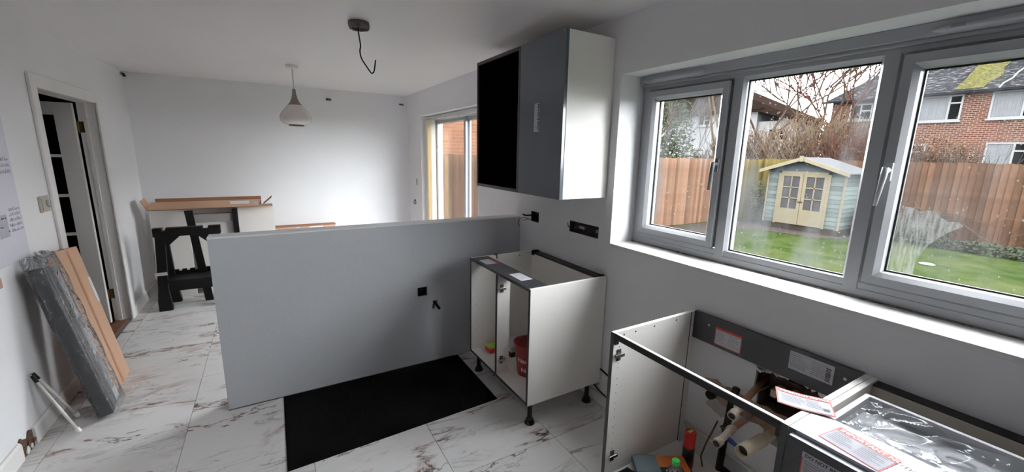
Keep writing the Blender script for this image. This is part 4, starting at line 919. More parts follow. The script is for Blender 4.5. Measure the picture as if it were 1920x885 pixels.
for p0, p1, lb in (((XL+0.02, 3.075, 0.365), (-1.04, 2.99, 0.012), 'thin white plastic pipe with black tip leaning on the left baseboard, nearer one'), ((XL+0.018, 3.095, 0.37), (-1.10, 3.19, 0.012), 'thin white plastic pipe with black tip leaning on the left baseboard, further one')):
    p0, p1 = Vector(p0), Vector(p1); d_ = (p1-p0).normalized(); t = thing('plastic_pipe', lb, 'pipe', (p1.x, p1.y, 0), 'pipe tails')
    build(MB().tube([p0+d_*0.04, p1], 0.0075, 10), 'pipe', pipe_m, t, smooth=True)
    build(MB().tube([p0, p0+d_*0.045], 0.0082, 10), 'black_tip', black_m, t)
    build(MB().tube([p1-d_*0.03, p1-d_*0.004], 0.0125, 10), 'end_cap', trim_m, t)

# ---------------------------------------------------------------- flat packs and sawhorse at the back of the room
pk = thing('panel_stack', 'stack of white cabinet panels leaning against the back wall behind the sawhorse', 'panels', (-0.55, 5.55, 0))
TZ = 0.955
def tilt_panel(x0, x1, yb_, yt_, z0, z1, th): # slab leaning back
    return MB().prism([(x0, yb_, z0), (x1, yb_, z0), (x1, yt_, z1), (x0, yt_, z1)], (0, th, 0))
p1_ = build(tilt_panel(-1.10, -0.785, 5.47, 5.53, 0.0, TZ, 0.03), 'panel', carc_m, pk, bevel=0.001)
p2_ = build(tilt_panel(-0.335, 0.015, 5.47, 5.53, 0.0, TZ, 0.03), 'panel', carc_m, pk, bevel=0.001)
build(tilt_panel(-1.08, 0.0, 5.60, 5.68, 0.0, TZ-0.005, 0.04), 'panel', carc_m, pk)
p3_ = build(tilt_panel(-0.735, -0.39, 5.50, 5.55, 0.0, 0.80, 0.05), 'panel', carc_m, pk, bevel=0.001)
build(MB().box(-0.735, -0.38, 5.515, 5.62, 0.80, 0.885), 'grey_end', M('grey_rim_board', (150, 146, 143), 0.5), pk)  # plain grey board forming the rim above the middle panel
build(MB().box(-0.387, -0.337, 5.50, 5.58, 0.42, 0.93), 'gap_shade_strip', black_m, pk)  # black filler stands in for the shade in the gap between panels
peg_holes(p3_, [(-0.60, 5.525, 0.43), (-0.60, 5.527, 0.46)], (0, -1, 0), 0.006)
tr = thing('cardboard_tray', 'long open cardboard tray lying on top of the white panel stack', 'box', (-0.55, 5.52, TZ))
build(MB().box(-1.10, 0.01, 5.44, 5.66, TZ+0.001, TZ+0.006), 'base', card_m, tr)
build(MB().prism([(-1.09, 5.44, TZ+0.001), (-0.13, 5.44, TZ+0.001), (-0.10, 5.44, TZ+0.085), (-1.06, 5.44, TZ+0.085)], (0, 0.006, 0)), 'front_flap', card_m, tr)
build(MB().box(-1.06, -0.10, 5.655, 5.661, TZ+0.006, TZ+0.10), 'rear_flap', carddark_m, tr)
build(MB().prism([(-1.10, 5.44, TZ+0.006), (-1.10, 5.66, TZ+0.006), (-1.15, 5.66, TZ+0.11), (-1.14, 5.44, TZ+0.10)], (0.005, 0, 0)), 'end_flap', card_m, tr)
build(MB().prism([(-0.08, 5.46, TZ+0.02), (-0.08, 5.66, TZ+0.02), (0.01, 5.66, TZ+0.10), (0.0, 5.46, TZ+0.09)], (0.005, 0, 0.003)), 'end_flap', carddark_m, tr)
build(MB().box(-0.39, -0.21, 5.4385, 5.44, TZ+0.04, TZ+0.072), 'shipping_label', paper_m, tr); build(MB().box(-0.17, -0.13, 5.4385, 5.44, TZ+0.035, TZ+0.055), 'blue_mark', M('pale_blue_print', (150, 180, 214), 0.6), tr)
bl = MB().prism([(-0.685, 5.20, 0.005), (-0.615, 5.20, 0.005), (-0.725, 5.40, 0.945), (-0.795, 5.40, 0.945)], (0, 0.025, 0))
build(bl, 'black_board', black_m, None, 'narrow black board leaning upright between the white panels', 'board')
c2 = thing('cardboard_sheet', 'low brown cardboard carton against the back wall behind the partition', 'box', (0.36, 5.87, 0))
build(MB().box(0.02, 0.71, 5.80, 5.95, 0.0, 0.635), 'carton', card_m, c2, bevel=0.003)
build(MB().box(0.40, 0.56, 5.798, 5.80, 0.602, 0.630), 'shipping_label', paper_m, c2); build(MB().box(0.24, 0.29, 5.798, 5.80, 0.602, 0.63), 'blue_mark', MATS['pale_blue_print'], c2)
build(MB().box(0.02, 0.72, 5.80, 5.955, 0.635, 0.640), 'lid_flap', carddark_m, c2)

sh = thing('sawhorse', 'black plastic folding sawhorse in front of the white panels', 'sawhorse', (-0.74, 5.1, 0))
sx_a, sx_b = -1.005, -0.47
mb = MB().box(sx_a, sx_b, 5.045, 5.125, 0.745, 0.80)
for x in (sx_a, sx_b-0.17, -0.72, -0.56):
    pass
build(mb, 'top_beam', black_m, sh, bevel=0.004)
tb_ = MB()
for x0_, x1_ in ((sx_a, sx_a+0.07), (sx_a+0.10, sx_b-0.145), (sx_b-0.10, sx_b)):
    tb_.box(x0_, x1_, 5.047, 5.123, 0.798, 0.828)
build(tb_, 'notched_crown', black_m, sh, bevel=0.003)
def tleg(xt, xb_, yt_, yb2, zt_=0.75, w_t=0.038, w_b=0.055):
    mb = MB().prism([(xt-w_t, yt_, zt_), (xt+w_t, yt_, zt_), (xb_+w_t, yb2*0.75+yt_*0.25, 0.22), (xb_+w_b, yb2, 0.02), (xb_+w_b*0.95, yb2, 0.0), (xb_-w_b, yb2, 0.0), (xb_-w_b, yb2, 0.10), (xb_-w_t, yb2*0.75+yt_*0.25, 0.24)], (0, 0.05, 0))
    return build(mb, 'leg', black_m, sh, bevel=0.003)
lA = tleg(-0.955, -0.985, 5.05, 5.04); tleg(-0.52, -0.50, 5.05, 5.04); tleg(-0.94, -0.95, 5.09, 5.30); tleg(-0.53, -0.52, 5.09, 5.30)
build(MB().prism([(-0.92, 5.06, 0.745), (-0.80, 5.06, 0.745), (-0.90, 5.06, 0.65), (-0.92, 5.06, 0.65)], (0, 0.04, 0)), 'gusset', black_m, sh)
build(MB().prism([(-0.55, 5.06, 0.745), (-0.67, 5.06, 0.745), (-0.57, 5.06, 0.65), (-0.55, 5.06, 0.65)], (0, 0.04, 0)), 'gusset', black_m, sh)
build(MB().box(-1.03, -0.935, 5.034, 5.043, 0.365, 0.395), 'white_strap', paper_m, lA)
sv = build(MB().box(-0.945, -0.53, 5.03, 5.31, 0.285, 0.305), 'tool_shelf', black_m, sh, bevel=0.003)
build(MB().box(-0.935, -0.54, 5.02, 5.035, 0.20, 0.30), 'shelf_front', black_m, sv, bevel=0.003)
tb_ = MB().box(-0.94, -0.54, 5.29, 5.315, 0.30, 0.335)
for i in range(6): tb_.box(-0.925+0.066*i, -0.885+0.066*i, 5.29, 5.315, 0.333, 0.352)
build(tb_, 'shelf_rack', black_m, sv)
# ---------------------------------------------------------------- the garden outside
def MO(name, rgb, k, **kw):
    """outdoor colour: photographed colour darkened by k to offset the strong sky light"""
    def inv(x):
        x = max(0.0, min(1.0, x)); return 255*(12.92*x if x <= 0.0031308 else 1.055*x**(1/2.4)-0.055)
    kw['spec'] = 0.0; return M(name, tuple(inv(c*k) for c in L3(*rgb)), **kw)
KV, KH = 0.072, 0.037  # low factors darken outdoor colours to balance the sky against the room
GZ = -0.25
def lawn():
    mt__, n, l = node_mat('lawn_grass'); p = n['Principled BSDF']; p.inputs['Roughness'].default_value = 0.95; p.inputs['Specular IOR Level'].default_value = 0.0
    co = n.new('ShaderNodeTexCoord'); a = n.new('ShaderNodeTexNoise'); a.inputs['Scale'].default_value = 1.1; a.inputs['Detail'].default_value = 8; a.inputs['Roughness'].default_value = 0.75; l.new(co.outputs['Object'], a.inputs['Vector'])
    r = n.new('ShaderNodeValToRGB'); l.new(a.outputs['Fac'], r.inputs['Fac']); e = r.color_ramp.elements
    e[0].position = 0.36; e[0].color = tuple(x*KH for x in L3(118, 156, 72))+(1,); e[1].position = 0.66; e[1].color = tuple(x*KH for x in L3(204, 210, 146))+(1,)
    q = e.new(0.5); q.color = tuple(x*KH for x in L3(160, 188, 104))+(1,)
    l.new(r.outputs['Color'], p.inputs['Base Color'])
    b = n.new('ShaderNodeBump'); b.inputs['Distance'].default_value = 0.03; c = n.new('ShaderNodeTexNoise'); c.inputs['Scale'].default_value = 40; c.inputs['Detail'].default_value = 4; l.new(co.outputs['Object'], c.inputs['Vector']); l.new(c.outputs['Fac'], b.inputs['Height']); l.new(b.outputs['Normal'], p.inputs['Normal'])
    return mt__
lawn_m = lawn()
build(MB().box(-20, 70, -40, 60, GZ-0.15, GZ-0.06), 'ground_earth', MO('bare_earth', (120, 110, 90), KH), kind='structure')
build(MB().box(2.07, 70, -40, 60, GZ-0.1, GZ), 'ground_lawn', lawn_m, kind='structure')
gravel_m = MO('gravel', (196, 182, 172), KH, rough=0.95, var=0.35, scale=14, bump=1.0, bscale=40, spec=0.1)
build(MB().prism([(2.08, 6.05, GZ), (9.3, 6.12, GZ), (10.6, 6.25, GZ), (11.0, 6.0, GZ), (11.25, 4.6, GZ), (12.0, 4.1, GZ), (13.2, 4.0, GZ), (13.2, 7.2, GZ), (2.08, 7.2, GZ)], (0, 0, 0.012)), 'ground_gravel', gravel_m, kind='structure')
fence_a = MO('orange_fence_board', (208, 164, 136), KV*1.15, rough=0.85, var=0.18, scale=5, objvar=0.3, spec=0.15, bump=0.3, bscale=25)
fence_y = MO('mossy_fence_board', (186, 168, 104), KV*1.1, rough=0.85, var=0.2, scale=5, objvar=0.28, spec=0.15)
fence_b = MO('brown_fence_board', (172, 132, 106), KV*1.0, rough=0.85, var=0.22, scale=5, objvar=0.3, spec=0.15)
def fence(label, axis, pos, a, c, top, matf, step=0.105):
    t = thing('garden_fence', label, 'fence', ((a+c)/2, pos, GZ) if axis == 'y' else (pos, (a+c)/2, GZ), 'garden fences')
    w_, h_ = 0.125, top-GZ-0.04; cache = {}
    u = a; k = 0
    while u < c:
        mt__ = matf(u); hk = k % 3
        if (mt__.name, hk) not in cache:
            hh = h_+(0, 0.008, -0.006)[hk]
            if axis == 'y': mb = MB().prism([(0, 0, 0), (w_, -0.030, 0), (w_, -0.008, 0), (0, 0.012, 0)], (0, 0, hh))
            else: mb = MB().prism([(0, 0, 0), (-0.030, w_, 0), (-0.008, w_, 0), (0.012, 0, 0)], (0, 0, hh))
            cache[(mt__.name, hk)] = mesh_from(mb, 'board', mt__)
        place(cache[(mt__.name, hk)], 'board', t, (u, pos, GZ+0.04) if axis == 'y' else (pos, u, GZ+0.04))
        u += step; k += 1
    for zz in (0.35, 1.0, 1.6):
        z = GZ+zz
        build(MB().box(a, c, pos+0.012, pos+0.06, z-0.03, z+0.03) if axis == 'y' else MB().box(pos+0.012, pos+0.06, a, c, z-0.03, z+0.03), 'rail', fence_b, t)
    for q in frange(a, c, 2.4):
        build(MB().box(q-0.05, q+0.05, pos+0.03, pos+0.13, GZ, top) if axis == 'y' else MB().box(pos+0.03, pos+0.13, q-0.05, q+0.05, GZ, top), 'post', fence_b, t)
    return t
fence('tall orange board fence along the left side of the garden', 'y', 7.2, 2.1, 13.15, 1.56, lambda u: fence_y if u > 11.3 else fence_a)
fence('tall brown board fence at the back of the lawn', 'x', 13.2, -5.0, 7.1, 1.59, lambda u: fence_y if u > 6.2 else fence_b, 0.112)

# neighbour's brick wall beyond the fence, seen through the patio doors
brick_m = MO('pink_brick', (206, 144, 112), KV*1.9, rough=0.9, var=0.1, scale=12, objvar=0.16, spec=0.1)
mortar_m = MO('pale_mortar', (238, 222, 208), KV*2.4, rough=0.95, var=0.06, spec=0.1)
nw = thing('neighbour_wall', 'pink brick house wall above the fence beyond the patio doors', 'wall', (4.0, 8.6, GZ))
build(MB().box(1.0, 6.0, 8.6, 8.9, GZ, 5.0), 'mortar_bed', mortar_m, nw)
bm1 = mesh_from(MB().box(-0.1075, 0.1075, -0.008, 0.05, -0.0325, 0.0325), 'brick', brick_m)
for r_ in range(22):
    z = 1.30+0.075*r_
    for k in range(13): place(bm1, 'brick', nw, (2.5+0.225*k+(0.1125 if r_ % 2 else 0), 8.6, z))

# ---------------------------------------------------------------- summerhouse
SX, SY0, SY1, SZ = 11.8, 4.44, 6.22, -0.10
su = thing('summerhouse', 'small green and cream wooden summerhouse with double doors at the end of the lawn', 'summerhouse', (12.4, 5.33, SZ))
board_g = MO('sage_green_board', (176, 192, 186), KV*1.15, rough=0.6, var=0.1, scale=8, objvar=0.3)
cream_w = MO('cream_paint', (240, 226, 192), KV*1.05, rough=0.6, var=0.04)
felt_m = MO('pale_roof_felt', (226, 228, 232), KH*1.1, rough=0.8, var=0.06)
EV, AP, YC = 1.30, 1.60, 5.36
build(MB().box(SX, SX+1.2, SY0, SY1, GZ, SZ+0.02), 'base', MO('dark_base', (120, 110, 100), KV), su)
build(MB().prism([(SX+0.02, SY0+0.02, SZ), (SX+0.02, SY1-0.02, SZ), (SX+0.02, SY1-0.02, EV), (SX+0.02, YC, AP-0.02), (SX+0.02, SY0+0.02, EV)], (1.1, 0, 0)), 'inner_shell', MO('dark_interior', (84, 84, 84), KV), su)
DY0, DY1, DZ1 = 4.80, 5.88, 1.24
nb = 13; bh_ = (EV-SZ)/nb
def clad(ya_, yb_):
    me = mesh_from(MB().prism([(0, 0, 0), (-0.016, 0, 0), (-0.004, 0, bh_), (0, 0, bh_)], (0, yb_-ya_, 0)), 'cladding_board', board_g)
    for i in range(nb): place(me, 'cladding_board', su, (SX+0.02, ya_, SZ+bh_*i))
clad(SY0, DY0-0.02); clad(DY1+0.02, SY1)
me = mesh_from(MB().prism([(0, 0, 0), (0, -0.016, 0), (0, -0.004, bh_), (0, 0, bh_)], (1.1, 0, 0)), 'cladding_board', board_g)
for i in range(nb): place(me, 'cladding_board', su, (SX+0.02, SY0+0.02, SZ+bh_*i))
build(MB().prism([(SX+0.004, SY0, EV-0.06), (SX+0.004, SY1, EV-0.06), (SX+0.004, SY1, EV), (SX+0.004, YC, AP), (SX+0.004, SY0, EV)], (0.02, 0, 0)), 'gable_board', MO('pale_grey_board', (176, 186, 190), KV, rough=0.6, var=0.08), su)
for y in (SY0-0.01, SY1-0.03): build(MB().box(SX-0.012, SX+0.03, y, y+0.04, SZ, EV), 'corner_post', cream_w, su)
build(MB().box(SX+1.08, SX+1.13, SY0-0.02, SY0+0.03, SZ, EV), 'corner_post', cream_w, su)
for ya_, yb_, s_ in ((DY0, (DY0+DY1)/2-0.005, 1), ((DY0+DY1)/2+0.005, DY1, -1)):
    d_ = build(MB().box(SX-0.035, SX+0.005, ya_, yb_, SZ+0.02, SZ+0.42), 'door', cream_w, su)
    for y in (ya_, yb_-0.075): build(MB().box(SX-0.035, SX+0.005, y, y+0.075, SZ+0.42, DZ1), 'stile', cream_w, d_)
    build(MB().box(SX-0.035, SX+0.005, ya_+0.075, yb_-0.075, DZ1-0.08, DZ1), 'top_rail', cream_w, d_)
    yc_ = (ya_+yb_)/2; build(MB().box(SX-0.03, SX+0.002, yc_-0.014, yc_+0.014, SZ+0.42, DZ1-0.08), 'glazing_bar', cream_w, d_)
    hz = (DZ1-0.08-SZ-0.42)/3
    for k in (1, 2): build(MB().box(SX-0.03, SX+0.002, ya_+0.075, yb_-0.075, SZ+0.42+hz*k-0.013, SZ+0.42+hz*k+0.013), 'glazing_bar', cream_w, d_)
    for k in range(3):
        for y in (ya_+0.075, yc_): build(MB().box(SX-0.014, SX-0.008, y, y+(yb_-ya_-0.15)/2, SZ+0.42+hz*k, SZ+0.42+hz*(k+1)), 'pane', MO('dusty_glass', (150, 148, 150), KV, rough=0.15, var=0.25, scale=6), d_)
build(MB().box(SX-0.05, SX-0.035, (DY0+DY1)/2-0.05, (DY0+DY1)/2+0.05, 0.50, 0.53), 'door_latch', black_m, su)
for ya_, yb_ in ((DY0-0.06, DY0), (DY1, DY1+0.06)): build(MB().box(SX-0.03, SX+0.01, ya_, yb_, SZ, DZ1+0.05), 'door_frame', cream_w, su)
build(MB().box(SX-0.03, SX+0.01, DY0-0.06, DY1+0.06, DZ1, DZ1+0.05), 'door_frame', cream_w, su)
OV = 0.14
for s_, ye in ((-1, SY0-OV), (1, SY1+OV)):
    sl_ = (AP-EV)/(abs((SY1-SY0)/2)); ze = AP-sl_*abs(ye-YC)
    build(MB().prism([(SX-0.22, YC, AP+0.02), (SX-0.22, ye, ze+0.02), (SX-0.22, ye, ze+0.05), (SX-0.22, YC, AP+0.05)], (1.45, 0, 0)), 'roof_slope', felt_m, su)
    build(MB().prism([(SX-0.24, YC, AP-0.035), (SX-0.24, ye, ze-0.035), (SX-0.24, ye, ze+0.055), (SX-0.24, YC, AP+0.055)], (0.02, 0, 0)), 'barge_board', cream_w, su)
build(MB().box(SX-0.26, SX-0.24, YC-0.04, YC+0.04, AP-0.06, AP+0.08), 'finial', cream_w, su)

# ---------------------------------------------------------------- houses behind the garden
def house_brick():
    mt__, n, l = node_mat('house_brickwork'); p = n['Principled BSDF']; p.inputs['Roughness'].default_value = 0.9; p.inputs['Specular IOR Level'].default_value = 0.0
    co = n.new('ShaderNodeTexCoord'); sp = n.new('ShaderNodeSeparateXYZ'); cb = n.new('ShaderNodeCombineXYZ'); l.new(co.outputs['Object'], sp.inputs[0]); l.new(sp.outputs['Y'], cb.inputs['X']); l.new(sp.outputs['Z'], cb.inputs['Y'])
    bt = n.new('ShaderNodeTexBrick'); bt.inputs['Scale'].default_value = 1.0; bt.inputs['Brick Width'].default_value = 0.26; bt.inputs['Row Height'].default_value = 0.098; bt.inputs['Mortar Size'].default_value = 0.016
    k = KV*1.05
    bt.inputs['Color1'].default_value = tuple(x*k for x in L3(176, 118, 98))+(1,); bt.inputs['Color2'].default_value = tuple(x*k for x in L3(140, 88, 74))+(1,); bt.inputs['Mortar'].default_value = tuple(x*k for x in L3(224, 196, 178))+(1,)
    l.new(cb.outputs[0], bt.inputs['Vector']); l.new(bt.outputs['Color'], p.inputs['Base Color']); return mt__
def roof_tiles(name, c1, c2, moss=False, k=0.042):
    mt__, n, l = node_mat(name); p = n['Principled BSDF']; p.inputs['Roughness'].default_value = 0.85; p.inputs['Specular IOR Level'].default_value = 0.0
    co = n.new('ShaderNodeTexCoord'); sp = n.new('ShaderNodeSeparateXYZ'); cb = n.new('ShaderNodeCombineXYZ'); l.new(co.outputs['Object'], sp.inputs[0]); l.new(sp.outputs['Y'], cb.inputs['X']); l.new(sp.outputs['Z'], cb.inputs['Y'])
    bt = n.new('ShaderNodeTexBrick'); bt.inputs['Scale'].default_value = 1.0; bt.inputs['Brick Width'].default_value = 0.3; bt.inputs['Row Height'].default_value = 0.14; bt.inputs['Mortar Size'].default_value = 0.012
    bt.inputs['Color1'].default_value = tuple(x*k for x in L3(*c1))+(1,); bt.inputs['Color2'].default_value = tuple(x*k for x in L3(*c2))+(1,); bt.inputs['Mortar'].default_value = tuple(x*k*0.4 for x in L3(*c1))+(1,)
    l.new(cb.outputs[0], bt.inputs['Vector']); last = bt.outputs['Color']
    if moss:
        no = n.new('ShaderNodeTexNoise'); no.inputs['Scale'].default_value = 7.0; no.inputs['Detail'].default_value = 6; mp = n.new('ShaderNodeMapping'); mp.inputs['Scale'].default_value = (1, 0.5, 2.5); l.new(co.outputs['Object'], mp.inputs['Vector']); l.new(mp.outputs[0], no.inputs['Vector'])
        r = n.new('ShaderNodeMapRange'); r.inputs['From Min'].default_value = 0.55; r.inputs['From Max'].default_value = 0.62; l.new(no.outputs['Fac'], r.inputs['Value'])
        mx = n.new('ShaderNodeMix'); mx.data_type = 'RGBA'; l.new(r.outputs[0], mx.inputs['Factor']); l.new(last, mx.inputs[6]); mx.inputs[7].default_value = tuple(x*k for x in L3(214, 214, 220))+(1,); last = mx.outputs[2]
    l.new(last, p.inputs['Base Color']); return mt__
HB = house_brick()
upo = MO('house_white_frame', (244, 244, 246), KV*1.1, rough=0.5, var=0.02); curt = MO('pale_curtain', (206, 210, 214), KV, rough=0.8, var=0.12, scale=5)
hglass = MO('house_glass', (168, 174, 178), KV, rough=0.1, var=0.15)
def hwin(par, x, ya_, yb_, za_, zb_, splits, toplight=True, curtain=True, cside=0):
    w_ = build(MB().ring(ya_, yb_, za_, zb_, [(0, x+0.05), (0, x-0.05), (0.08, x-0.05), (0.09, x+0.03)]), 'window', upo, par)
    build(MB().box(x-0.12, x, ya_-0.06, yb_+0.06, za_-0.08, za_), 'sill', upo, w_)
    ys = [ya_+0.08]+[ya_+(yb_-ya_)*s for s in splits]+[yb_-0.08]
    for s in splits: build(MB().box(x-0.05, x+0.03, ya_+(yb_-ya_)*s-0.04, ya_+(yb_-ya_)*s+0.04, za_+0.08, zb_-0.08), 'mullion', upo, w_)
    for a_, c_ in zip(ys[:-1], ys[1:]): build(MB().box(x+0.0, x+0.01, a_, c_, za_+0.08, zb_-0.08), 'pane', hglass, w_)
    if toplight:
        zt_ = zb_-0.42; build(MB().box(x-0.045, x+0.02, ys[0], ys[1], zt_-0.04, zt_+0.04), 'transom', upo, w_)
    if curtain:
        a_, c_ = ys[-2], ys[-1]
        mb = MB()
        for i in range(8):
            y = a_+(c_-a_)*i/8; mb.box(x-0.012-0.008*(i % 2), x-0.002, y, y+(c_-a_)/8, za_+0.09, zb_-0.09)
        build(mb, 'curtain', curt, w_)
    return w_
HX, EZ = 32.0, 5.27
hb = thing('brick_house', 'red brick terraced house with grey tiled roof behind the back fence', 'house', (36, 4, GZ), 'houses')
build(MB().box(HX, HX+8, -8, 13.5, GZ, EZ), 'walls', HB, hb)
rf = build(MB().add([(HX-0.35, -8.3, EZ-0.02), (HX-0.35, 13.85, EZ-0.02), (HX+4, 10.5, EZ+3.1), (HX+4, -8.3, EZ+3.1), (HX+8.35, 13.85, EZ-0.02), (HX+8.35, -8.3, EZ-0.02)], [(0, 1, 2, 3), (1, 4, 2), (4, 5, 3, 2), (0, 3, 5)]), 'roof', roof_tiles('grey_roof_tiles', (128, 126, 130), (104, 104, 110), True), hb)
build(MB().box(HX-0.45, HX-0.33, -8.3, 13.9, EZ-0.14, EZ-0.02), 'gutter', MO('dark_gutter', (70, 72, 78), KV), hb); build(MB().box(HX-0.33, HX, -8, 13.6, EZ-0.1, EZ-0.04), 'soffit', upo, hb)
mo = MB()
def rp(y, t): return Vector((HX-0.35+4.35*t-0.03, y, EZ-0.02+3.12*t+0.02))
rq = random.Random(2); lo = [rp(6.75-0.45*i/8+rq.uniform(-.12, .12), 0.03+0.085*i) for i in range(9)]; hi = [rp(7.9-0.35*i/8+rq.uniform(-.04, .04), 0.03+0.085*i) for i in range(9)]; mo.add(lo+hi[::-1], [tuple(range(18))]); build(mo, 'moss_patch', MO('yellow_moss', (188, 182, 118), 0.042, rough=0.95, var=0.55, scale=9), rf)
build(MB().tube([rp(6.3, 0.0), rp(6.25, 0.08), rp(6.05, 0.16), rp(6.0, 0.26), rp(5.75, 0.4), rp(5.7, 0.6)], 0.035, 6), 'roof_cable', upo, rf)
hwin(hb, HX, 7.52, 9.35, 3.78, 5.12, (0.28,)); hwin(hb, HX, 4.3, 6.52, 3.80, 5.14, (0.5,), curtain=True); hwin(hb, HX, 4.2, 6.34, 1.15, 2.62, (0.55,)); hwin(hb, HX, 11.35, 12.5, 4.02, 5.0, (0.5,), curtain=False)
hwin(hb, HX, 8.6, 10.3, 1.2, 2.55, (0.5,)); hwin(hb, HX, 1.2, 3.0, 3.8, 5.12, (0.3,))
wh = thing('white_house', 'white rendered house with brown roof behind the left fence', 'house', (30, 19, GZ), 'houses')
render_m = MO('white_render', (238, 238, 238), KV*1.1, rough=0.85, var=0.03)
build(MB().box(28, 35, 16.0, 26, GZ, 4.75), 'walls', render_m, wh); build(MB().box(28.2, 31, 13.6, 16, GZ, 3.95), 'extension', render_m, wh)
build(MB().prism([(27.6, 26.4, 4.72), (27.6, 20.5, 7.4), (27.6, 13.2, 3.9), (27.6, 13.2, 3.75), (27.6, 15.9, 4.6), (27.6, 26.4, 4.6)], (3.6, 0, 0)), 'roof', roof_tiles('brown_roof_tiles', (122, 98, 86), (96, 80, 74), k=0.038), wh)
build(MB().prism([(27.55, 26.4, 4.70), (27.55, 15.4, 4.70), (27.55, 20.5, 7.0)], (0.1, 0, 0)), 'roof_hip', MATS['brown_roof_tiles'], wh)
hwin(wh, 28, 19.35, 20.35, 3.85, 4.65, (0.5,), curtain=False); hwin(wh, 28.2, 14.2, 15.3, 2.7, 3.5, (0.5,), curtain=False)

# ---------------------------------------------------------------- trees, shrubs and ground plants
bark = MO('grey_brown_bark', (150, 128, 112), KV, rough=0.9, var=0.2); pale_bark = MO('pale_bark', (206, 178, 150), KV, rough=0.9, var=0.15); red_twig = MO('reddish_twigs', (170, 120, 106), KV, rough=0.9, var=0.2)
leaf_g = MO('evergreen_leaf', (104, 124, 88), KV, rough=0.6, var=0.5, scale=3); leaf_y = MO('yellow_green_leaf', (150, 158, 92), KV, rough=0.6, var=0.4, scale=3); leaf_b = MO('dry_brown_leaf', (176, 140, 112), KV, rough=0.9, var=0.3, scale=3); leaf_d = MO('grey_green_leaf', (120, 128, 104), KV, rough=0.6, var=0.5, scale=4)
def grow(mb, p, d, ln, r, depth, rnd, spread=0.6, up=0.15, tips=None, minr=0.006):
    pts = [p]; q = p.copy(); dd = d.copy(); n = 3
    for i in range(n):
        dd = (dd+Vector((rnd.gauss(0, 0.10), rnd.gauss(0, 0.10), up*0.35+rnd.gauss(0, 0.06)))).normalized(); q = q+dd*(ln/n); pts.append(q.copy())
    mb.tube(pts, max(r, minr), 5 if depth > 2 else 3, max(r*0.62, minr), caps=False)
    if depth <= 0:
        if tips is not None: tips.append((q, dd))
        return
    for k in range(rnd.choice((2, 3, 3))):
        a = Vector((rnd.gauss(0, 1), rnd.gauss(0, 1), rnd.gauss(0, 0.7))); nd = (dd+a.normalized()*spread*rnd.uniform(0.6, 1.2)+Vector((0, 0, up))).normalized()
        st_ = pts[-1] if k == 0 else pts[rnd.choice((2, 3))]
        grow(mb, st_, nd, ln*rnd.uniform(0.62, 0.85), r*0.58, depth-1, rnd, spread, up, tips, minr)
def leaves(mb, c, rad, n, rnd, sz):
    for i in range(n):
        while True:
            u_ = Vector((rnd.uniform(-1, 1), rnd.uniform(-1, 1), rnd.uniform(-1, 1)))
            if u_.length < 1: break
        p = Vector(c)+Vector((u_.x*rad[0], u_.y*rad[1], u_.z*rad[2])); a = Vector((rnd.gauss(0, 1), rnd.gauss(0, 1), rnd.gauss(0, 1))).normalized(); b_ = a.orthogonal().normalized(); s_ = sz*rnd.uniform(0.6, 1.3)
        mb.add([p-a*s_, p+b_*s_*0.5, p+a*s_, p-b_*s_*0.5], [(0, 1, 2, 3)])
def tree(label, base, h, r, seed, depth=5, spread=0.6, up=0.15, mat=bark, dirv=(0, 0, 1), lf=None, nlf=0, lsz=0.05, minr=0.006, name='bare_tree', group='trees behind the fence', cat='tree'):
    rnd = random.Random(seed); t = thing(name, label, cat, base, group); p = Vector(base); d = Vector(dirv).normalized()
    tk = MB(); top = p+d*h*0.32; tk.tube([p, p+d*h*0.16+Vector((rnd.gauss(0, .03)*h*0.3, rnd.gauss(0, .03)*h*0.3, 0)), top], r, 8, r*0.75); build(tk, 'trunk', mat, t, smooth=True)
    br = MB(); tips = []
    for k in range(3): grow(br, top if k < 2 else p+d*h*0.25, (d+Vector((rnd.gauss(0, .45), rnd.gauss(0, .45), 0.1))).normalized(), h*0.26, r*0.6, depth-1, rnd, spread, up, tips, minr)
    build(br, 'branches', mat, t)
    if lf:
        lm = MB()
        for i in range(nlf):
            q, dd = rnd.choice(tips); leaves(lm, q, (0.25, 0.25, 0.25), 2, rnd, lsz)
        build(lm, 'foliage', lf, t)
    return t
def bush(label, base, rad, nst, nlf, seed, lf, lsz, mat=bark, name='shrub', cat='shrub', group='shrubs in the garden', depth=2, minr=0.005):
    rnd = random.Random(seed); t = thing(name, label, cat, base, group); st_ = MB(); tips = []
    for i in range(nst):
        p = Vector(base)+Vector((rnd.uniform(-.7, .7)*rad[0], rnd.uniform(-.7, .7)*rad[1], 0)); d = Vector((rnd.gauss(0, .35), rnd.gauss(0, .35), 1)).normalized()
        grow(st_, p, d, rad[2]*(0.68 if depth == 3 else 0.85), 0.012, depth, rnd, 0.45, 0.12, tips, minr)
    build(st_, 'stems', mat, t)
    if nlf:
        lm = MB(); c = Vector(base)+Vector((0, 0, rad[2])); leaves(lm, c, rad, nlf, rnd, lsz); build(lm, 'foliage', lf, t)
    return t
tree('tall pale leaning tree trunk with bare branches behind the side fence', (15.6, 10.9, GZ), 8.5, 0.085, 3, 4, 0.5, 0.2, pale_bark, (0.10, -0.16, 1), minr=0.02)
tree('bare grey tree with fine branches right of the leaning pale trunk', (17.0, 9.2, GZ), 7.6, 0.09, 11, 5, 0.6, 0.12, bark, minr=0.024)
tree('bare spreading tree above the summerhouse roof', (18.0, 8.0, GZ), 7.2, 0.09, 23, 5, 0.65, 0.1, bark, minr=0.024)
tree('thin bare tree in front of the left end of the brick house', (19.0, 7.6, GZ), 6.6, 0.07, 31, 5, 0.65, 0.1, red_twig, minr=0.022)
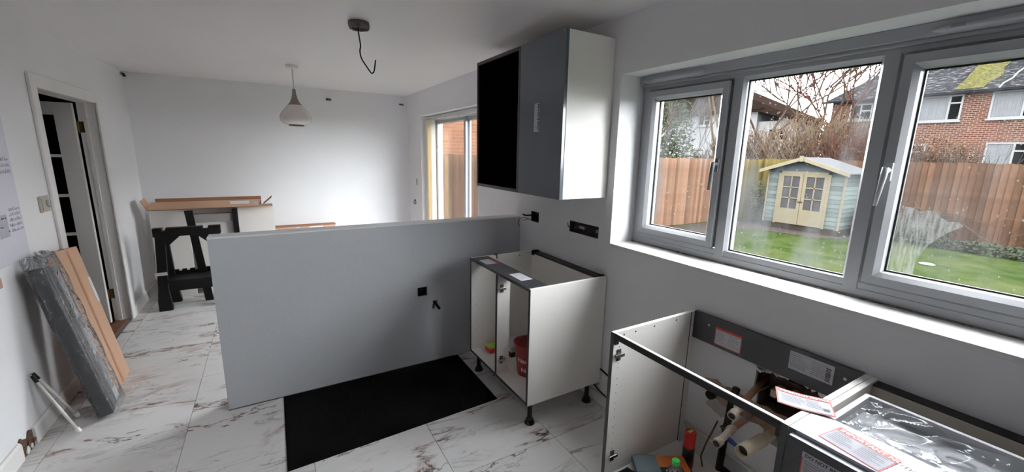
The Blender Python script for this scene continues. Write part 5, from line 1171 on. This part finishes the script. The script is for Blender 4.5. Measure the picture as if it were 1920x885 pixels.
bush('distant grey-green hedge filling the gap between the white house and the brick house', (23.0, 9.9, GZ), (1.0, 1.5, 1.75), 16, 2600, 71, leaf_d, 0.10, depth=3, name='hedge', cat='hedge', group='hedges behind the fence', minr=0.012)
t = bush('dense evergreen ivy-clad tree at the far left of the kitchen window', (12.0, 10.3, GZ), (1.25, 1.2, 2.3), 8, 5600, 41, leaf_g, 0.07, depth=3, name='evergreen_tree', cat='tree', group='trees behind the fence', minr=0.008)
bush('tall grey-green hedge behind the orange fence below the white house', (15.4, 11.6, GZ), (2.4, 1.2, 1.15), 22, 2200, 42, leaf_d, 0.06, depth=3, name='hedge', cat='hedge', group='hedges behind the fence', minr=0.006)
bush('brown twiggy hedge left of the summerhouse, behind the fence corner', (15.2, 9.0, GZ), (1.0, 1.0, 1.5), 40, 1300, 43, leaf_b, 0.06, depth=3, name='hedge', cat='hedge', group='hedges behind the fence', minr=0.0055)
bush('tall pale twiggy hedge rising behind the summerhouse roof', (15.3, 7.1, GZ), (0.9, 1.0, 1.75), 48, 1500, 44, leaf_b, 0.055, mat=pale_bark, depth=3, name='hedge', cat='hedge', group='hedges behind the fence', minr=0.0055)
bush('reddish bare shrub in front of the brick house, right of the summerhouse', (15.2, 5.55, GZ), (0.6, 0.6, 1.6), 26, 700, 45, leaf_b, 0.05, mat=red_twig, depth=3, group='shrubs behind the fence', minr=0.0055)
bush('grey twiggy shrub between the summerhouse roof and the brick house', (16.6, 6.55, GZ), (0.6, 0.6, 1.8), 30, 700, 61, leaf_d, 0.05, depth=3, group='shrubs behind the fence', minr=0.007)
bush('rounded brown winter bush behind the brown fence, below the house windows', (15.5, 4.0, GZ), (0.6, 0.85, 1.3), 44, 1900, 46, leaf_b, 0.045, depth=3, group='shrubs behind the fence', minr=0.0045)
bush('small pale-leaved bush at the left edge of the right window pane', (14.6, 4.75, GZ), (0.5, 0.5, 1.2), 16, 700, 47, MO('cream_leaf', (226, 222, 214), KV, rough=0.7), 0.04, depth=2, group='shrubs behind the fence', minr=0.0045)
bush('dark green shrub against the right side of the summerhouse', (12.4, 4.12, GZ), (0.42, 0.2, 0.38), 8, 900, 48, leaf_g, 0.035, depth=1)
bush('mossy green shrub between the summerhouse and the fence corner', (12.3, 6.68, GZ), (0.42, 0.16, 0.62), 10, 900, 49, leaf_y, 0.04, depth=1)
bush('low tangle of dry stems on the back fence behind the wiped window patch', (12.75, 3.35, GZ), (0.35, 0.7, 0.42), 26, 700, 50, leaf_d, 0.035, mat=bark, depth=2)
iv = MB(); rn = random.Random(5); leaves(iv, (12.65, 1.4, GZ+0.08), (0.35, 2.4, 0.16), 2600, rn, 0.05)
build(iv, 'ground_ivy', leaf_d, None, 'low grey-green ivy growing along the foot of the brown fence', 'ivy', kind='stuff')
bri = MB(); rn = random.Random(9)
for i in range(46):
    y = rn.uniform(-0.5, 3.2); p = Vector((13.05, y, GZ)); q = p+Vector((-0.25*rn.random(), rn.uniform(-.8, .8), rn.uniform(0.3, 1.0))); e = q+Vector((0, rn.uniform(-.5, .5), rn.uniform(-.3, .2)))
    bri.tube([p, p.lerp(q, .5)+Vector((-0.1, 0, 0.1)), q, e], 0.006, 3)
build(bri, 'dry_brambles', bark, None, 'tangled dry bramble stems hanging on the brown fence', 'brambles', kind='stuff')
build(MB().lathe([(0, 0), (0.10, 0.0), (0.115, 0.012), (0.10, 0.022), (0, 0.026)], (10.3, 2.42, GZ), 16), 'white_dish', upo, None, 'small white dish lying on the lawn', 'dish')
